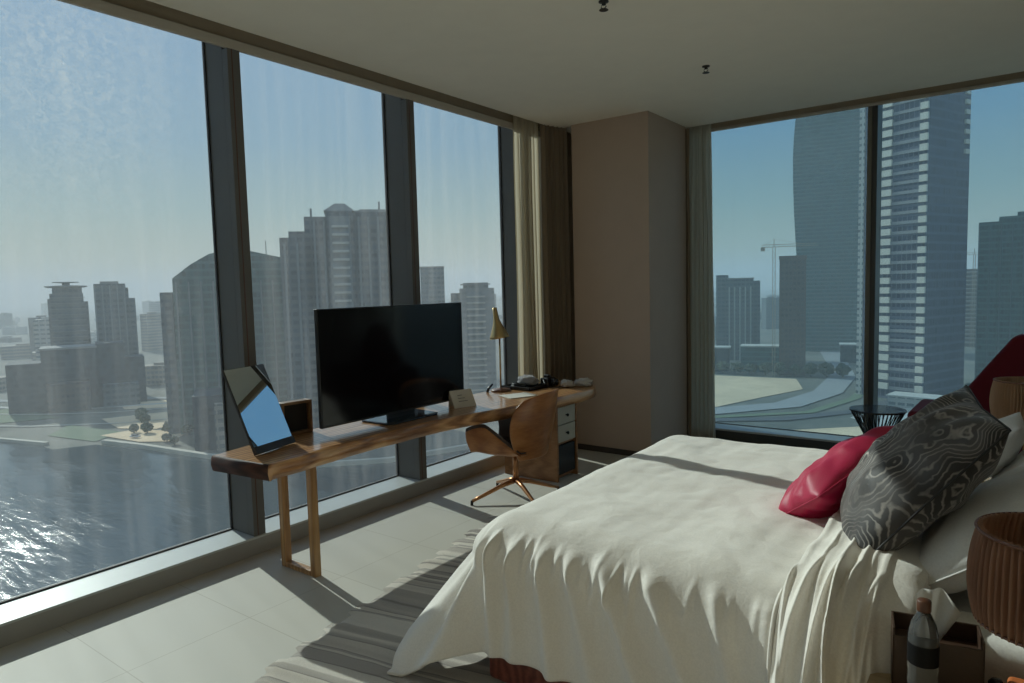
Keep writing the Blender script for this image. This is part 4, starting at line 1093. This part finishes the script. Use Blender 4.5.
# trees
LEAF = plain('tree_leaf', (.055, .08, .045), .9, var=.3, vs=.6); TRUNK = plain('tree_trunk', (.12, .09, .06), .9)
tree_spots = [(-322, 142, 2.0), (-316, 145, 2.4), (-306, 150, 2.6), (-296, 153, 2.2), (-290, 141, 1.8), (-282, 140, 1.7), (-350, 158, 2.4), (-358, 162, 2.6), (-341, 156, 2.2),
 (-162, 456, 4), (-152, 455, 4), (-143, 456, 3.6), (-134, 457, 4.2), (-125, 458, 4.0), (-116, 459, 3.6), (-107, 461, 4.2), (-98, 463, 4.4), (-89, 465, 4.2), (-171, 455, 3.6), (-181, 455, 3.8), (-20, 424, 3), (-11, 425, 3.2), (-2, 426, 3)]
base_tree = None
for i, (x, y, r) in enumerate(tree_spots):
    rnd = random.Random(i)
    t = thing('street_tree', 'dark green broad tree near the quay' if i < 9 else 'dark green broad tree by the highway', 'tree', (x, y, G), 0, 'trees near the quay' if i < 9 else 'trees along the highway')
    m = MB()
    def fn(u, v, r=r, i=i):
        th = u * 2 * math.pi; ph = (v - .5) * math.pi * .998
        d = Vector((math.cos(ph) * math.cos(th), math.cos(ph) * math.sin(th), math.sin(ph)))
        k = 1 + .45 * noise.noise(d * 2.6 + Vector((i * 3.1, 0, 0))) + .25 * noise.noise(d * 7 + Vector((i, 0, 0)))
        q = d * r * k; return (q.x, q.y, q.z * .8 + r * 1.25)
    m.grid(fn, 26, 16, closed_u=True)
    me = bpy.data.meshes.new('tree_crown'); me.from_pydata(m.v, [], m.f); me.materials.append(LEAF); o = bpy.data.objects.new('tree_crown', me); C.objects.link(o); o.parent = t
    m = MB().tube([(0, 0, 0), (0, 0, r)], .3, 6); me = bpy.data.meshes.new('trunk'); me.from_pydata(m.v, [], m.f); me.materials.append(TRUNK); o = bpy.data.objects.new('trunk', me); C.objects.link(o); o.parent = t
# distant low rise
rnd = random.Random(42); cnt = 0; placed = [(-469, 174, 30), (-458, 195, 30), (-432, 166, 50), (-300, 176, 50), (-239, 197, 60), (-345, 366, 30), (-243, 292, 30), (-183, 550, 40), (-121, 471, 30), (-133, 649, 60), (3, 474, 50), (-32, 725, 40), (-33, 700, 30), (-98, 560, 30), (-204, 498, 25)]
FM = [F_grey, F_tan, F_white, F_dark]
while cnt < 290:
    az = R_(rnd.uniform(88, 168)); D = 470 * (8.0 ** rnd.random()); x, y = D * math.cos(az), D * math.sin(az)
    if D < 900 and not (az > R_(135)): 
        if D < 780: continue
    w = rnd.uniform(14, 34) * (1 + D / 3000); d = rnd.uniform(12, 24); h = rnd.uniform(6, 16) + (rnd.uniform(10, 45) if rnd.random() < .16 else 0) 
    if h > 30: w *= .55
    rr_ = math.hypot(w, d) / 2
    if any(math.hypot(x - a, y - b) < rr_ + c for a, b, c in placed): continue
    placed.append((x, y, rr_))
    o = MB().box((-w/2, -d/2, 0), (w/2, d/2, h)).box((-w/5, -d/5, h), (w/6, d/5, h + 1.8)).build('distant_building', FM[cnt % 4])
    o.location = (x, y, G); o.rotation_euler = (0, 0, rnd.uniform(0, 3))
    tag(o, 'small building far away in the haze towards the horizon', 'building', 'distant buildings in the haze')
    cnt += 1

# own tower below the room (so the room stands on something)
tag(MB().box((-4.5, -16, G), (14, 7.5, -.45)).build('tower_shaft', F_grey), kind='structure')

# ------------------------------------------------------------------ HAZE (real scattering air outside)
hzm = bpy.data.materials.new('haze'); hzm.use_nodes = True; nt = hzm.node_tree; nt.nodes.clear()
ou = nt.nodes.new('ShaderNodeOutputMaterial'); vs_ = nt.nodes.new('ShaderNodeVolumeScatter')
vs_.inputs['Color'].default_value = (.97, .98, .96, 1); vs_.inputs['Density'].default_value = .00050; vs_.inputs['Anisotropy'].default_value = .0
nt.links.new(vs_.outputs[0], ou.inputs['Volume'])
hz_ = MB().prism([(-7000, -900), (-4.6, -900), (-4.6, 7.7), (2400, 7.7), (2400, 7000), (-7000, 7000)], G - .5, 120)
tag(hz_.build('haze', hzm), 'dusty haze over the city outside', 'haze', kind='stuff')

# ------------------------------------------------------------------ LIGHT, WORLD, CAMERA
el = R_(30.5)
sdir = Vector((.9777 * math.cos(el), -.21 * math.cos(el), -math.sin(el)))
sl = bpy.data.lights.new('sun', 'SUN'); sl.energy = 4.7; sl.angle = R_(.55); sl.color = (1.0, .90, .74)
so = bpy.data.objects.new('sun', sl); C.objects.link(so); so.rotation_euler = sdir.to_track_quat('-Z', 'Y').to_euler(); so.location = (-30, 8, 25)
w = bpy.data.worlds.new('World'); SC.world = w; w.use_nodes = True; nt = w.node_tree; nt.nodes.clear()
ow = nt.nodes.new('ShaderNodeOutputWorld'); bg = nt.nodes.new('ShaderNodeBackground')
tcw = nt.nodes.new('ShaderNodeTexCoord'); nrm = nt.nodes.new('ShaderNodeVectorMath'); nrm.operation = 'NORMALIZE'
sep = nt.nodes.new('ShaderNodeSeparateXYZ'); nt.links.new(tcw.outputs['Generated'], nrm.inputs[0]); nt.links.new(nrm.outputs[0], sep.inputs[0])
rmp = nt.nodes.new('ShaderNodeValToRGB'); nt.links.new(sep.outputs[2], rmp.inputs[0]); cr = rmp.color_ramp
SKY = [(0.0, (.66, .57, .38)), (.045, (.62, .58, .40)), (.11, (.42, .52, .48)), (.20, (.27, .43, .54)), (.36, (.20, .37, .56)), (1.0, (.46, .58, .75))]
while len(cr.elements) < len(SKY): cr.elements.new(.5)
for e, (p, c) in zip(cr.elements, SKY): e.position = p; e.color = c + (1,)
dt = nt.nodes.new('ShaderNodeVectorMath'); dt.operation = 'DOT_PRODUCT'; nt.links.new(nrm.outputs[0], dt.inputs[0]); dt.inputs[1].default_value = tuple(-sdir)
def mth(op, a, b):
    x = nt.nodes.new('ShaderNodeMath'); x.operation = op
    for k, v in enumerate((a, b)):
        if isinstance(v, (int, float)): x.inputs[k].default_value = v
        else: nt.links.new(v, x.inputs[k])
    return x.outputs[0]
gl = mth('POWER', mth('MAXIMUM', dt.outputs['Value'], 0.0), 5.0)
mxw = nt.nodes.new('ShaderNodeMix'); mxw.data_type = 'RGBA'; mxw.blend_type = 'ADD'
nt.links.new(gl, mxw.inputs[0]); nt.links.new(rmp.outputs[0], mxw.inputs[6]); mxw.inputs[7].default_value = (.22, .18, .14, 1)
nt.links.new(mxw.outputs[2], bg.inputs[0]); bg.inputs['Strength'].default_value = .90
nt.links.new(bg.outputs[0], ow.inputs[0])

cam = bpy.data.cameras.new('camera'); co = bpy.data.objects.new('camera', cam); C.objects.link(co)
cam.lens = 24.0; cam.sensor_width = 36.0; cam.clip_start = .02; cam.clip_end = 20000
co.matrix_world = Matrix((
    (0.8017399, -0.0265707, 0.5970821, 0),
    (0.5971387, 0.0778435, -0.7983519, 0),
    (-0.0252662, 0.9966115, 0.0782766, 1.65),
    (0, 0, 0, 1)))
SC.camera = co
vw = SC.view_settings; vw.view_transform = 'Standard'; vw.look = 'None'; vw.gamma = 1; vw.exposure = 0.0; vw.use_curve_mapping = False
cy_ = SC.cycles; cy_.use_denoising = True; cy_.transparent_max_bounces = 24; cy_.max_bounces = 10; cy_.diffuse_bounces = 5; cy_.volume_bounces = 1; cy_.sample_clamp_indirect = 4; cy_.caustics_reflective = False; cy_.caustics_refractive = False
